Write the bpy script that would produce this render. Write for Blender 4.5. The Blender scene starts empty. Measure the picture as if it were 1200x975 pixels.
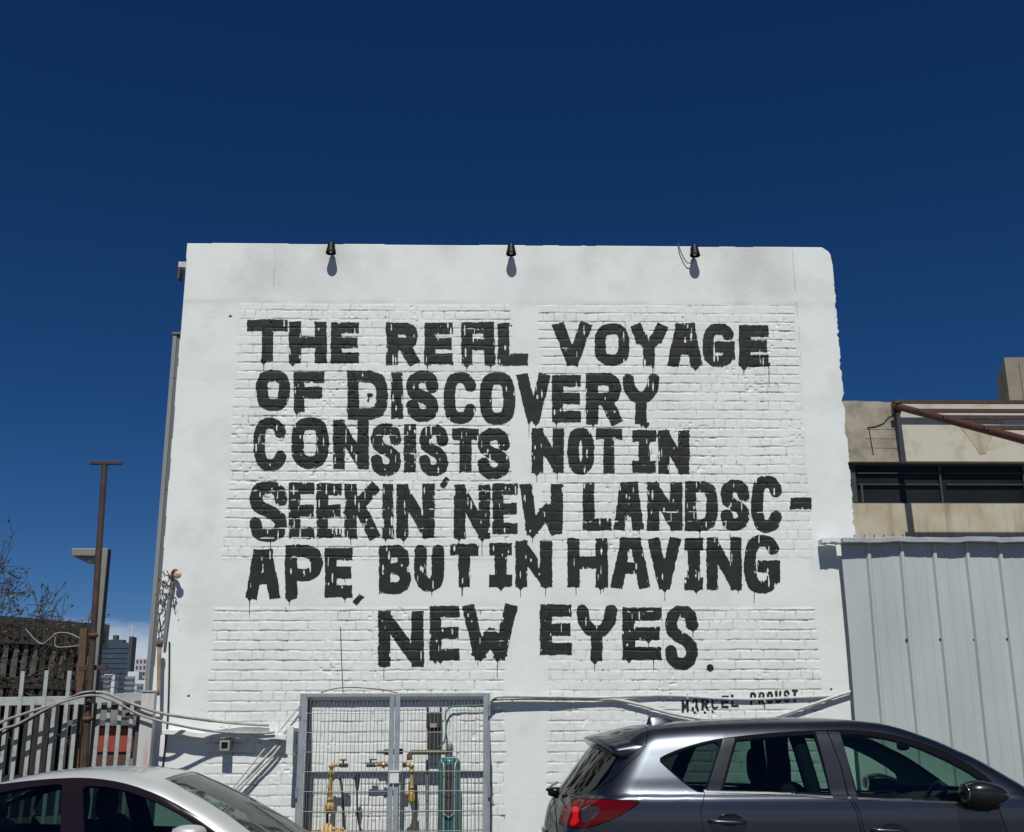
import bpy, bmesh, math, random
import numpy as np
from mathutils import Vector, Matrix

random.seed(7)
SC = bpy.context.scene
COL = SC.collection
rad = math.radians

# ------------------------------------------------------------------ camera
F_PX, PITCH, YAW, ROLL, CAM_H = 1358.446, 0.275146, 0.0272629, -0.00418893, 1.55
def cam_basis():
    f = np.array([math.sin(YAW)*math.cos(PITCH), math.cos(YAW)*math.cos(PITCH), math.sin(PITCH)])
    r0 = np.array([math.cos(YAW), -math.sin(YAW), 0.0]); u0 = np.cross(r0, f)
    r = math.cos(ROLL)*r0 + math.sin(ROLL)*u0
    u = -math.sin(ROLL)*r0 + math.cos(ROLL)*u0
    return r, u, f
CR, CU, CF = cam_basis()
cam = bpy.data.cameras.new('camera'); camo = bpy.data.objects.new('camera', cam); COL.objects.link(camo)
m = Matrix.Identity(4)
for i in range(3):
    m[i][0], m[i][1], m[i][2] = CR[i], CU[i], -CF[i]
m[2][3] = CAM_H
camo.matrix_world = m
cam.sensor_width = 36.0; cam.lens = 36.0*F_PX/1200.0
cam.clip_start = 0.05; cam.clip_end = 6000
SC.camera = camo

def at(px, py, Y):
    """point of the place on the plane y=Y, measured off the photograph (1200x975)"""
    d = CF*F_PX + CR*(px-600.0) + CU*(487.5-py)
    s = Y/d[1]
    return (d[0]*s, Y, d[2]*s + CAM_H)
def atx(px, py, X):
    d = CF*F_PX + CR*(px-600.0) + CU*(487.5-py)
    s = X/d[0]
    return (X, d[1]*s, d[2]*s + CAM_H)
def project(x, y, z):
    z = z-CAM_H
    a = x*CR[0]+y*CR[1]+z*CR[2]; b = x*CU[0]+y*CU[1]+z*CU[2]; c = x*CF[0]+y*CF[1]+z*CF[2]
    return 600+F_PX*a/c, 487.5-F_PX*b/c

# ------------------------------------------------------------------ world, sun, exposure
SUN_EL, SUN_AZ = rad(54.5), rad(3.0)          # sun behind the camera, a touch to its left
sun_from = Vector((-math.sin(SUN_AZ)*math.cos(SUN_EL), -math.cos(SUN_AZ)*math.cos(SUN_EL), math.sin(SUN_EL)))
W = bpy.data.worlds.new('World'); SC.world = W; W.use_nodes = True
wn, wl = W.node_tree.nodes, W.node_tree.links
bg = wn['Background']; bg.inputs['Strength'].default_value = 0.05
sky = wn.new('ShaderNodeTexSky'); sky.sky_type = 'NISHITA'; sky.sun_disc = False
sky.sun_elevation = SUN_EL
sky.sun_rotation = math.atan2(sun_from.x, sun_from.y)
sky.altitude = 4000; sky.air_density = 1.0; sky.dust_density = 0.0; sky.ozone_density = 3.0
hsv = wn.new('ShaderNodeHueSaturation'); hsv.inputs['Saturation'].default_value = 1.25; hsv.inputs['Hue'].default_value = 0.506
hsv.inputs['Value'].default_value = 0.83
gm = wn.new('ShaderNodeGamma'); gm.inputs['Gamma'].default_value = 1.1
wl.new(sky.outputs[0], gm.inputs['Color']); wl.new(gm.outputs[0], hsv.inputs['Color'])
# a low bank of cloud near the horizon
tc = wn.new('ShaderNodeTexCoord'); sep = wn.new('ShaderNodeSeparateXYZ'); wl.new(tc.outputs['Generated'], sep.inputs[0])
nz = wn.new('ShaderNodeTexNoise'); nz.inputs['Scale'].default_value = 9.0; nz.inputs['Detail'].default_value = 6; nz.inputs['Roughness'].default_value = 0.62
mp = wn.new('ShaderNodeMapping'); mp.inputs['Scale'].default_value = (1, 1, 2.6); mp.inputs['Location'].default_value = (0.35, 0.1, 0.0)
wl.new(tc.outputs['Generated'], mp.inputs[0]); wl.new(mp.outputs[0], nz.inputs['Vector'])
mr = wn.new('ShaderNodeMapRange'); mr.interpolation_type = 'SMOOTHSTEP'
mr.inputs['From Min'].default_value = 0.132; mr.inputs['From Max'].default_value = 0.060
mr.inputs['To Min'].default_value = 0.0; mr.inputs['To Max'].default_value = 1.0
wl.new(sep.outputs['Z'], mr.inputs['Value'])
ad = wn.new('ShaderNodeMath'); ad.operation = 'MULTIPLY_ADD'; ad.inputs[1].default_value = 1.1; ad.inputs[2].default_value = -0.5
wl.new(mr.outputs[0], ad.inputs[0])
a2 = wn.new('ShaderNodeMath'); a2.operation = 'ADD'; wl.new(ad.outputs[0], a2.inputs[0]); wl.new(nz.outputs['Fac'], a2.inputs[1])
mr2 = wn.new('ShaderNodeMapRange'); mr2.interpolation_type = 'SMOOTHSTEP'
mr2.inputs['From Min'].default_value = 0.50; mr2.inputs['From Max'].default_value = 1.15
mr2.inputs['To Max'].default_value = 0.85
wl.new(a2.outputs[0], mr2.inputs['Value'])
mx = wn.new('ShaderNodeMix'); mx.data_type = 'RGBA'
wl.new(mr2.outputs[0], mx.inputs['Factor']); wl.new(hsv.outputs[0], mx.inputs['A']); mx.inputs['B'].default_value = (10.5, 11.4, 12.8, 1)
wl.new(mx.outputs['Result'], bg.inputs['Color'])

sl = bpy.data.lights.new('sun', 'SUN'); sl.energy = 4.0; sl.angle = rad(0.5); sl.color = (1.0, 0.98, 0.91)
so = bpy.data.objects.new('sun', sl); COL.objects.link(so)
so.rotation_euler = sun_from.to_track_quat('Z', 'Y').to_euler()

SC.render.engine = 'CYCLES'
SC.view_settings.view_transform = 'Standard'; SC.view_settings.look = 'None'
SC.view_settings.gamma = 1.0; SC.view_settings.use_curve_mapping = False
SC.view_settings.exposure = 0.0
SC.cycles.max_bounces = 8; SC.cycles.transparent_max_bounces = 24

# ------------------------------------------------------------------ helpers
def mat(name, col, rough=0.7, metal=0.0, col2=None, scale=6.0, detail=5.0, lo=0.35, hi=0.65, bump=0.0, bscale=60.0,
        coat=0.0, stretch=(1, 1, 1), spec=0.5, rough2=None):
    M = bpy.data.materials.new(name); M.use_nodes = True
    n, l = M.node_tree.nodes, M.node_tree.links; b = n['Principled BSDF']
    b.inputs['Base Color'].default_value = (*col, 1); b.inputs['Roughness'].default_value = rough
    b.inputs['Metallic'].default_value = metal; b.inputs['Coat Weight'].default_value = coat
    b.inputs['Coat Roughness'].default_value = 0.04; b.inputs['Specular IOR Level'].default_value = spec
    t = n.new('ShaderNodeTexCoord'); mpg = n.new('ShaderNodeMapping'); mpg.inputs['Scale'].default_value = stretch
    l.new(t.outputs['Object'], mpg.inputs[0])
    if col2 is not None:
        z = n.new('ShaderNodeTexNoise'); z.inputs['Scale'].default_value = scale; z.inputs['Detail'].default_value = detail
        z.inputs['Roughness'].default_value = 0.65
        l.new(mpg.outputs[0], z.inputs['Vector'])
        r = n.new('ShaderNodeMapRange'); r.inputs['From Min'].default_value = lo; r.inputs['From Max'].default_value = hi
        l.new(z.outputs['Fac'], r.inputs['Value'])
        x = n.new('ShaderNodeMix'); x.data_type = 'RGBA'; x.inputs['A'].default_value = (*col, 1); x.inputs['B'].default_value = (*col2, 1)
        l.new(r.outputs[0], x.inputs['Factor']); l.new(x.outputs['Result'], b.inputs['Base Color'])
        if rough2 is not None:
            q = n.new('ShaderNodeMapRange'); q.inputs['To Min'].default_value = rough; q.inputs['To Max'].default_value = rough2
            l.new(r.outputs[0], q.inputs['Value']); l.new(q.outputs[0], b.inputs['Roughness'])
    if bump:
        z2 = n.new('ShaderNodeTexNoise'); z2.inputs['Scale'].default_value = bscale; z2.inputs['Detail'].default_value = 4
        l.new(mpg.outputs[0], z2.inputs['Vector'])
        bp = n.new('ShaderNodeBump'); bp.inputs['Strength'].default_value = bump; bp.inputs['Distance'].default_value = 0.01
        l.new(z2.outputs['Fac'], bp.inputs['Height']); l.new(bp.outputs[0], b.inputs['Normal'])
    return M

def glass_mat(name, tint, gloss=1.0, rough=0.01, dust=0.0):
    M = bpy.data.materials.new(name); M.use_nodes = True
    n, l = M.node_tree.nodes, M.node_tree.links
    for k in list(n):
        if k.type != 'OUTPUT_MATERIAL': n.remove(k)
    out = [k for k in n if k.type == 'OUTPUT_MATERIAL'][0]
    tr = n.new('ShaderNodeBsdfTransparent'); tr.inputs[0].default_value = (*tint, 1)
    gl = n.new('ShaderNodeBsdfGlossy'); gl.inputs['Roughness'].default_value = rough
    gl.inputs['Color'].default_value = (gloss, gloss, gloss, 1)
    lw = n.new('ShaderNodeLayerWeight'); lw.inputs['Blend'].default_value = 0.5
    pw = n.new('ShaderNodeMath'); pw.operation = 'POWER'; pw.inputs[1].default_value = 5.0; l.new(lw.outputs['Facing'], pw.inputs[0])
    fr = n.new('ShaderNodeMath'); fr.operation = 'MULTIPLY_ADD'; fr.inputs[1].default_value = 0.9; fr.inputs[2].default_value = 0.05; l.new(pw.outputs[0], fr.inputs[0])
    mxs = n.new('ShaderNodeMixShader'); l.new(fr.outputs[0], mxs.inputs[0]); l.new(tr.outputs[0], mxs.inputs[1]); l.new(gl.outputs[0], mxs.inputs[2])
    last = mxs
    if dust:
        df = n.new('ShaderNodeBsdfDiffuse'); df.inputs[0].default_value = (0.55, 0.58, 0.56, 1)
        z = n.new('ShaderNodeTexNoise'); z.inputs['Scale'].default_value = 5.0; z.inputs['Detail'].default_value = 7
        t = n.new('ShaderNodeTexCoord'); l.new(t.outputs['Object'], z.inputs['Vector'])
        r = n.new('ShaderNodeMapRange'); r.inputs['From Min'].default_value = 0.35; r.inputs['From Max'].default_value = 0.75; r.inputs['To Min'].default_value = dust*0.4; r.inputs['To Max'].default_value = dust
        l.new(z.outputs['Fac'], r.inputs['Value'])
        m2 = n.new('ShaderNodeMixShader'); l.new(r.outputs[0], m2.inputs[0]); l.new(mxs.outputs[0], m2.inputs[1]); l.new(df.outputs[0], m2.inputs[2])
        last = m2
    l.new(last.outputs[0], out.inputs[0])
    return M

class MB:
    """collects faces that become ONE mesh object"""
    def __init__(s): s.v = []; s.f = []; s.sm = []
    def add(s, v, f, smooth=False):
        o = len(s.v); s.v += [tuple(map(float, q)) for q in v]
        s.f += [tuple(i+o for i in q) for q in f]; s.sm += [smooth]*len(f); return s
    def box(s, a, b):
        x0, y0, z0 = a; x1, y1, z1 = b
        v = [(x0,y0,z0),(x1,y0,z0),(x1,y1,z0),(x0,y1,z0),(x0,y0,z1),(x1,y0,z1),(x1,y1,z1),(x0,y1,z1)]
        return s.add(v, [(0,3,2,1),(4,5,6,7),(0,1,5,4),(1,2,6,5),(2,3,7,6),(3,0,4,7)])
    def bar(s, p, q, w, h=None, up=(0, 0, 1)):
        h = h or w; p = Vector(p); q = Vector(q); d = (q-p).normalized(); u = Vector(up)
        if abs(d.dot(u)) > 0.98: u = Vector((0, 1, 0))
        r = d.cross(u).normalized(); u = r.cross(d).normalized()
        v = [c + r*(w/2*i) + u*(h/2*j) for c in (p, q) for i, j in ((-1,-1),(1,-1),(1,1),(-1,1))]
        return s.add(v, [(0,1,2,3),(7,6,5,4),(0,4,5,1),(1,5,6,2),(2,6,7,3),(3,7,4,0)])
    def tube(s, pts, r, seg=8, cap=True):
        P = [Vector(p) for p in pts]; R = r if isinstance(r, (list, tuple)) else [r]*len(P)
        n = len(P); v = []; f = []
        up = Vector((0.13, 0.2, 1)).normalized()
        pu = None
        for i, p in enumerate(P):
            d = (P[min(i+1, n-1)]-P[max(i-1, 0)]).normalized()
            if pu is None:
                a = d.cross(up)
                if a.length < 1e-3: a = d.cross(Vector((1, 0, 0)))
                a.normalize()
            else:
                a = pu - d*pu.dot(d)
                if a.length < 1e-6: a = d.orthogonal()
                a.normalize()
            pu = a; b = d.cross(a)
            v += [p + (a*math.cos(2*math.pi*k/seg) + b*math.sin(2*math.pi*k/seg))*R[i] for k in range(seg)]
        for i in range(n-1):
            for k in range(seg):
                k2 = (k+1) % seg; f.append((i*seg+k, i*seg+k2, (i+1)*seg+k2, (i+1)*seg+k))
        s.add(v, f, True)
        if cap:
            s.add(v[:seg], [tuple(range(seg))[::-1]]); s.add(v[-seg:], [tuple(range(seg))])
        return s
    def lathe(s, c, prof, seg=24, axis='z'):
        """prof: list of (radius, height) around c"""
        v = []; f = []; c = Vector(c); n = len(prof)
        for r, h in prof:
            for k in range(seg):
                a = 2*math.pi*k/seg; e = (r*math.cos(a), r*math.sin(a), h)
                if axis == 'y': e = (e[0], e[2], e[1])
                if axis == 'x': e = (e[2], e[0], e[1])
                v.append(c+Vector(e))
        for i in range(n-1):
            for k in range(seg):
                k2 = (k+1) % seg; f.append((i*seg+k, i*seg+k2, (i+1)*seg+k2, (i+1)*seg+k))
        return s.add(v, f, True)
    def ell(s, c, r, nu=14, nv=10, e=1.0):
        v = []; f = []
        def sp(t): return math.copysign(abs(t)**e, t)
        for j in range(nv+1):
            th = math.pi*j/nv - math.pi/2
            for k in range(nu):
                a = 2*math.pi*k/nu
                v.append((c[0]+r[0]*sp(math.cos(th))*sp(math.cos(a)), c[1]+r[1]*sp(math.cos(th))*sp(math.sin(a)), c[2]+r[2]*sp(math.sin(th))))
        for j in range(nv):
            for k in range(nu):
                k2 = (k+1) % nu; f.append((j*nu+k, j*nu+k2, (j+1)*nu+k2, (j+1)*nu+k))
        return s.add(v, f, True)
    def prism(s, poly, a, b):
        """polygon in x,z extruded from y=a to y=b"""
        n = len(poly); v = [(x, a, z) for x, z in poly] + [(x, b, z) for x, z in poly]
        f = [tuple(range(n)), tuple(range(2*n-1, n-1, -1))] + [(i, n+i, n+(i+1) % n, (i+1) % n) for i in range(n)]
        return s.add(v, f)

def part(name, mb, material, parent=None, bevel=0.0, label=None, world=True):
    me = bpy.data.meshes.new(name)
    v = mb.v
    if parent is not None and world:
        L = root_loc(parent); v = [(a-L[0], b-L[1], c-L[2]) for a, b, c in v]
    me.from_pydata(v, [], mb.f); me.update()
    for p, sm in zip(me.polygons, mb.sm): p.use_smooth = sm
    bmm = bmesh.new(); bmm.from_mesh(me)
    bmesh.ops.recalc_face_normals(bmm, faces=bmm.faces); bmm.to_mesh(me); bmm.free()
    me.materials.append(material)
    o = bpy.data.objects.new(name, me); COL.objects.link(o)
    if parent is not None: o.parent = parent
    if bevel:
        bv = o.modifiers.new('bevel', 'BEVEL'); bv.width = bevel; bv.segments = 2; bv.limit_method = 'ANGLE'
    if label: o['label'] = label
    return o
def root_loc(o):
    L = Vector((0, 0, 0))
    while o is not None: L = L + o.location; o = o.parent
    return L
def tag(o, label, cat, group=None):
    o['label'] = label; o['category'] = cat
    if group: o['group'] = group
    return o
def thing(name, label, cat, loc=(0, 0, 0), group=None):
    o = bpy.data.objects.new(name, None); COL.objects.link(o); o.empty_display_size = 0.2
    o.location = loc; return tag(o, label, cat, group)
def structure(name, mb, material):
    o = part(name, mb, material); o['kind'] = 'structure'; return o
def np_mesh(name, V, Fq, material, parent=None, smooth=True, normals=None, attr=None):
    """fast mesh from numpy arrays (all faces the same size)"""
    V = np.asarray(V, np.float32); Fq = np.asarray(Fq, np.int32); k = Fq.shape[1]
    if parent is not None: V = V - np.array(root_loc(parent), np.float32)
    me = bpy.data.meshes.new(name)
    me.vertices.add(len(V)); me.vertices.foreach_set('co', V.ravel())
    me.loops.add(Fq.size); me.loops.foreach_set('vertex_index', Fq.ravel())
    me.polygons.add(len(Fq)); me.polygons.foreach_set('loop_start', np.arange(0, Fq.size, k, dtype=np.int32))
    me.polygons.foreach_set('loop_total', np.full(len(Fq), k, np.int32))
    me.polygons.foreach_set('use_smooth', np.full(len(Fq), smooth, bool))
    me.update(calc_edges=True)
    if attr is not None:
        a = me.attributes.new('dirt', 'FLOAT', 'POINT'); a.data.foreach_set('value', np.asarray(attr, np.float32))
    me.validate()
    if normals is not None: me.normals_split_custom_set_from_vertices(np.asarray(normals, np.float32).tolist())
    me.materials.append(material)
    o = bpy.data.objects.new(name, me); COL.objects.link(o)
    if parent is not None: o.parent = parent
    return o
RNG = np.random.default_rng(11)
TAB = RNG.random((512, 512))
def vnoise(x, y, cell, seed=0):
    u = np.asarray(x)/cell + seed*17.31; v = np.asarray(y)/cell + seed*9.77
    i = np.floor(u).astype(int); j = np.floor(v).astype(int); fu = u-i; fv = v-j
    fu = fu*fu*(3-2*fu); fv = fv*fv*(3-2*fv)
    g = lambda a, b: TAB[a % 512, b % 512]
    return (g(i, j)*(1-fu)+g(i+1, j)*fu)*(1-fv) + (g(i, j+1)*(1-fu)+g(i+1, j+1)*fu)*fv
def fbm(x, y, cell, seed=0, n=3):
    s = 0; a = 0.5; t = 0
    for k in range(n): s = s + a*vnoise(x, y, cell/2**k, seed+k*3); t += a; a *= 0.5
    return s/t
def sstep(a, b, t):
    t = np.clip((t-a)/(b-a), 0, 1); return t*t*(3-2*t)

# ------------------------------------------------------------------ materials
M_ASPHALT = mat('worn_asphalt', (0.060, 0.059, 0.057), 0.9, col2=(0.088, 0.086, 0.082), scale=1.2, bump=0.4, bscale=180)
M_GROUND = mat('ground', (0.15, 0.14, 0.125), 0.95, col2=(0.22, 0.205, 0.18), scale=0.4)
M_PAINT = mat('mural_paint', (0.0145, 0.0168, 0.0170), 0.6, spec=0.25, col2=(0.026, 0.029, 0.029), scale=7, bump=0.25, bscale=120)
M_WHITE = mat('white_paint', (0.78, 0.79, 0.78), 0.7, col2=(0.68, 0.69, 0.67), scale=5)
M_WHITEMETAL = mat('white_painted_steel', (0.66, 0.68, 0.69), 0.5, col2=(0.52, 0.53, 0.52), scale=9, lo=0.5, hi=0.75)
M_FENCE = mat('old_white_steel', (0.37, 0.395, 0.39), 0.55, col2=(0.23, 0.22, 0.20), scale=14, lo=0.5, hi=0.72)
M_RUST = mat('rust', (0.085, 0.036, 0.020), 0.85, col2=(0.17, 0.08, 0.04), scale=8, bump=0.4)
M_RUSTDK = mat('dark_rusty_steel', (0.036, 0.022, 0.018), 0.7, col2=(0.075, 0.040, 0.029), scale=12, bump=0.2)
M_LAMP = mat('black_lamp_enamel', (0.008, 0.009, 0.009), 0.5, spec=0.25)
M_DARK = mat('dark_metal', (0.020, 0.022, 0.024), 0.45, col2=(0.035, 0.036, 0.036), scale=20)
M_BLACK = mat('black_rubber', (0.012, 0.012, 0.013), 0.6)
M_GREYMETAL = mat('grey_steel', (0.34, 0.385, 0.41), 0.45, metal=0.2, col2=(0.26, 0.295, 0.315), scale=7)
M_WIRE = mat('galvanised_wire', (0.30, 0.31, 0.31), 0.45, metal=0.5)
M_CABLEG = mat('weathered_cable', (0.36, 0.36, 0.34), 0.6, col2=(0.22, 0.21, 0.20), scale=8)
M_CABLEW = mat('white_painted_cable', (0.58, 0.59, 0.57), 0.6, col2=(0.42, 0.42, 0.40), scale=12)
M_SHEET = mat('painted_sheet_metal', (0.47, 0.515, 0.50), 0.42, metal=0.05, col2=(0.39, 0.435, 0.425), scale=1.6, stretch=(1, 1, 0.3), lo=0.3, hi=0.7)

# ================================================================== GROUND
structure('ground', MB().add([(-900,-900,-0.02),(900,-900,-0.02),(900,1500,-0.02),(-900,1500,-0.02)], [(0,1,2,3)]), M_GROUND)
structure('parking_lot', MB().add([(-40,-30,0),(40,-30,0),(40,12.0,0),(-40,12.0,0)], [(0,1,2,3)]), M_ASPHALT)

# ================================================================== WHITE BUILDING
WY = 12.35                       # front plane of the painted wall
XL, XR, ZT = -3.380, 4.076, 7.098
PANELS = [(-2.738, 0.315, 3.44, 6.345, 6.163, 0.1036, 0), (0.645, 3.575, 3.46, 6.36, 6.150, 0.1042, 1),
          (-2.800, 0.250, 0.0, 2.935, 2.590, 0.1026, 2), (0.685, 3.555, 0.0, 2.925, 2.588, 0.1026, 3)]
def wall_fields(X, Z):
    """height of the wall surface (metres towards the viewer), joint mask, dirt"""
    pl = 0.0045 + 0.004*(fbm(X, Z, 0.9, 1)-0.5) + 0.0022*(fbm(X, Z, 0.16, 2)-0.5) + 0.0008*(vnoise(X, Z, 0.02, 3)-0.5)
    seam = np.exp(-((X-3.60-0.02*(7.1-Z)*0.35-0.006*(vnoise(X*0, Z, 0.2, 4)-0.5))/0.005)**2)*(Z > 5.6)
    crack = np.exp(-((X+2.37-0.015*(vnoise(X*0, Z, 0.12, 5)-0.5))/0.004)**2)*(Z > 6.45)*(vnoise(X*0, Z, 0.1, 6) > 0.4)
    pl = pl - 0.004*seam - 0.002*crack
    H = pl; J = np.zeros_like(X)
    D = 0.34*sstep(0.45, 0.85, fbm(X, Z*0.6, 0.8, 7, 4))*sstep(6.1, 6.9, Z) + 0.10*sstep(0.5, 0.8, fbm(X, Z, 0.35, 8))
    D = D + 0.35*crack + 0.4*seam*(vnoise(X*0, Z, 0.15, 9) > 0.35)
    # dark smear along the lower edges of the plaster bands
    D = D + 0.22*np.exp(-((Z-6.37)/0.035)**2)*vnoise(X, Z, 0.3, 10) + 0.13*np.exp(-((Z-2.96)/0.05)**2)*vnoise(X, Z, 0.2, 12)
    for (xl, xr, zb, zt, zr, c, sd) in PANELS:
        wob = 0.030*(fbm(X*0+sd, Z, 0.12, 20+sd)-0.5)*2
        ins = np.minimum(np.minimum(X-(xl+wob), (xr+wob)-X), np.minimum(Z-zb, zt+0.016*(fbm(X, Z*0, 0.15, 24+sd)-0.5)-Z))
        M = sstep(-0.012, 0.018, ins)
        zz = Z + 0.007*(fbm(X, Z, 0.45, 30+sd)-0.5)*2 + 0.0035*(vnoise(X, Z, 0.07, 31+sd)-0.5)*2
        r = np.floor((zr-zz)/c); fz = (zr-zz)/c - r                  # 0 at the top joint, 1 at the bottom
        odd = (r.astype(int) % 2) == 0
        Lb = np.where(odd, 0.250, 0.125); off = np.where(odd, 0.0, 0.0625) + 0.03*TAB[(r.astype(int)*7+sd) % 512, 3]
        uu = (X-xl+off)/Lb + 0.05*(vnoise(X, Z, 0.09, 40+sd)-0.5)
        b = np.floor(uu); fx = uu-b
        ri = r.astype(int); bi = b.astype(int)
        rnd = TAB[(ri*31+bi*17+sd*5) % 512, (bi*13+ri*7) % 512]; rn2 = TAB[(ri*3+bi*41+9) % 512, (bi*5+ri*29+sd) % 512]
        dz = np.minimum(fz, 1-fz)*c; dx = np.minimum(fx, 1-fx)*Lb
        wz = 0.0040 + 0.006*(fbm(X, Z, 0.11, 50+sd)-0.42)              # half width of the bed joint
        openb = sstep(0.28, 0.62, fbm(X, Z*0.5, 0.26, 60+sd))*0.75+0.25
        bed = 1 - sstep(np.maximum(wz, 0.0012), np.maximum(wz, 0.0012)+0.0075, dz)
        rj = TAB[(ri*11+bi*23) % 512, (bi*19+sd*3) % 512]
        hd = (1 - sstep(0.0025, 0.0095, dx))*(0.30+0.5*(rj > 0.55)+0.2*rj)
        joint = np.maximum(bed*openb, hd*(0.4+0.6*sstep(0.25, 0.6, vnoise(X, Z, 0.08, 66+sd))))
        rough = 0.0042*(fbm(X, Z, 0.05, 70+sd)-0.5) + 0.003*(rnd-0.5) + 0.005*(fx-0.5)*(rn2-0.5)
        hole = sstep(0.77, 0.86, vnoise(X, Z, 0.035, 80+sd))*sstep(0.56, 0.75, fbm(X, Z, 0.5, 81))
        hb = 0.0075 + rough - 0.0068*joint - 0.008*hole
        H = H*(1-M) + hb*M
        J = np.maximum(J, M*np.maximum(bed*openb, hd*0.9))
        chip = M*sstep(0.60, 0.80, fbm(X, Z, 0.22, 85+sd))*np.maximum(bed, 0.5*hole)
        hl = (1-sstep(0.0015, 0.0070, dx+0.003*(vnoise(X, Z, 0.02, 96)-0.5)))*(0.35+0.65*sstep(0.35, 0.6, vnoise(X, Z, 0.05, 88+sd)))
        D = D*(1-0.8*M) + 0.36*chip + 0.05*M*rnd + 0.50*M*hl*(0.30+0.7*rj) + 0.30*M*bed*openb*(0.4+vnoise(X, Z, 0.06, 89)) + 0.6*M*np.maximum(bed, hl)*sstep(0.80, 0.90, vnoise(X, Z, 0.028, 95+sd))
    # small dark anchor holes
    for (px, py, r_) in ((270, 371, .016), (599, 382, .011), (221, 816, .013), (974, 808, .012), (452, 372, .008), (800, 372, .008), (318, 378, .009)):
        ax, _, az = at(px, py, WY)
        d = np.hypot(X-ax, Z-az); k = 1-sstep(r_*0.7, r_, d)
        H = H - 0.02*k; D = np.maximum(D, 1.6*k)
    return H, J, D

def mat_facade():
    M = bpy.data.materials.new('white_painted_masonry'); M.use_nodes = True
    n, l = M.node_tree.nodes, M.node_tree.links; b = n['Principled BSDF']; b.inputs['Roughness'].default_value = 0.72
    b.inputs['Specular IOR Level'].default_value = 0.3
    a = n.new('ShaderNodeAttribute'); a.attribute_name = 'dirt'
    r = n.new('ShaderNodeValToRGB'); e = r.color_ramp.elements
    e[0].position = 0; e[0].color = (0.735, 0.765, 0.752, 1); e[1].position = 1; e[1].color = (0.16, 0.13, 0.10, 1)
    q = r.color_ramp.elements.new(0.3); q.color = (0.60, 0.615, 0.60, 1)
    q = r.color_ramp.elements.new(0.6); q.color = (0.40, 0.375, 0.335, 1)
    z = n.new('ShaderNodeTexNoise'); z.inputs['Scale'].default_value = 1.3; z.inputs['Detail'].default_value = 9; z.inputs['Roughness'].default_value = 0.7
    t = n.new('ShaderNodeTexCoord'); l.new(t.outputs['Object'], z.inputs['Vector'])
    mr_ = n.new('ShaderNodeMapRange'); mr_.inputs['From Min'].default_value = 0.45; mr_.inputs['From Max'].default_value = 0.75; mr_.inputs['To Max'].default_value = 0.16
    l.new(z.outputs['Fac'], mr_.inputs['Value'])
    s = n.new('ShaderNodeMath'); s.operation = 'ADD'; l.new(a.outputs['Fac'], s.inputs[0]); l.new(mr_.outputs[0], s.inputs[1])
    l.new(s.outputs[0], r.inputs['Fac']); l.new(r.outputs['Color'], b.inputs['Base Color'])
    return M
M_FACADE = mat_facade()

bld = thing('brick_building', 'windowless white painted brick building front carrying a big black hand painted quote', 'building', (0.35, WY, 0))
GX = 0.0062
xs = np.arange(XL, XR+GX, GX)
zs = np.concatenate([np.linspace(0, 0.78, 14), np.arange(0.80, ZT+0.02, GX)])
X, Z = np.meshgrid(xs, zs)
HT, JT, DT = wall_fields(X, Z)
nx, nzr = len(xs), len(zs)
# outline: ragged right edge, broken top corner, slightly wavy parapet
xc, zc = (X[:-1,:-1]+X[1:,1:])/2, (Z[:-1,:-1]+Z[1:,1:])/2
chipn = fbm(xc*0, zc, 0.09, 90, 4)
redge = XR - 0.012 - 0.040*np.clip(chipn-0.50, 0, 1)*2*sstep(6.9, 5.9, zc) - 0.012*vnoise(xc*0, zc, 0.035, 91)
redge = redge - 0.10*np.clip(1-(ZT-zc)/0.13, 0, 1)**2 - 0.02*sstep(6.8, 7.1, zc)
ledge = XL + 0.006*vnoise(xc*0, zc, 0.2, 92)
tedge = ZT - 0.008 - 0.012*fbm(xc, zc*0, 0.5, 93)
keep = (xc < redge) & (xc > ledge) & (zc < tedge)
idx = np.arange(nx*nzr).reshape(nzr, nx)
Q = np.stack([idx[:-1,:-1], idx[:-1,1:], idx[1:,1:], idx[1:,:-1]], -1)
V = np.stack([X, WY-HT, Z], -1).reshape(-1, 3)
front = Q[keep]
# skirts: give the wall its thickness along the ragged edges
pad = np.pad(keep, 1)
sk = []
for (dj, di, a, b_) in ((0, 1, 1, 2), (0, -1, 3, 0), (1, 0, 2, 3)):
    edge = keep & ~pad[1+dj:1+dj+keep.shape[0], 1+di:1+di+keep.shape[1]]
    sk.append(np.stack([Q[edge][:, a], Q[edge][:, b_]], -1))
sk = np.concatenate(sk)
un, inv = np.unique(sk, return_inverse=True); inv = inv.reshape(sk.shape)
VB = V[un].copy(); VB[:, 1] = WY+0.30
skq = np.stack([sk[:, 0], sk[:, 1], inv[:, 1]+len(V), inv[:, 0]+len(V)], -1)[:, ::-1]
A = np.concatenate([V, VB]); FQ = np.concatenate([front, skq])
dirt = np.concatenate([DT.ravel(), DT.ravel()[un]])
used, inv = np.unique(FQ, return_inverse=True)
wall = np_mesh('facade_wall', A[used], inv.reshape(FQ.shape), M_FACADE, bld, smooth=True, attr=dirt[used])
part('side_wall', MB().box((XL+0.01, WY+0.30, 0), (XL+0.31, WY+8.0, 7.0)), M_WHITE, bld)
part('side_wall', MB().box((XR-0.45, WY+0.30, 0), (XR-0.14, WY+8.0, 6.9)), M_WHITE, bld)
part('back_wall', MB().box((XL+0.32, WY+7.7, 0), (XR-0.46, WY+8.0, 6.9)), M_WHITE, bld)
part('roof', MB().box((XL+0.32, WY+0.31, 6.55), (XR-0.46, WY+7.69, 6.7)), M_GROUND, bld)
part('coping', MB().box((XL+0.012, WY+0.015, 0.1), (XR-0.16, WY+0.29, ZT-0.06)), M_WHITE, bld)

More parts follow.
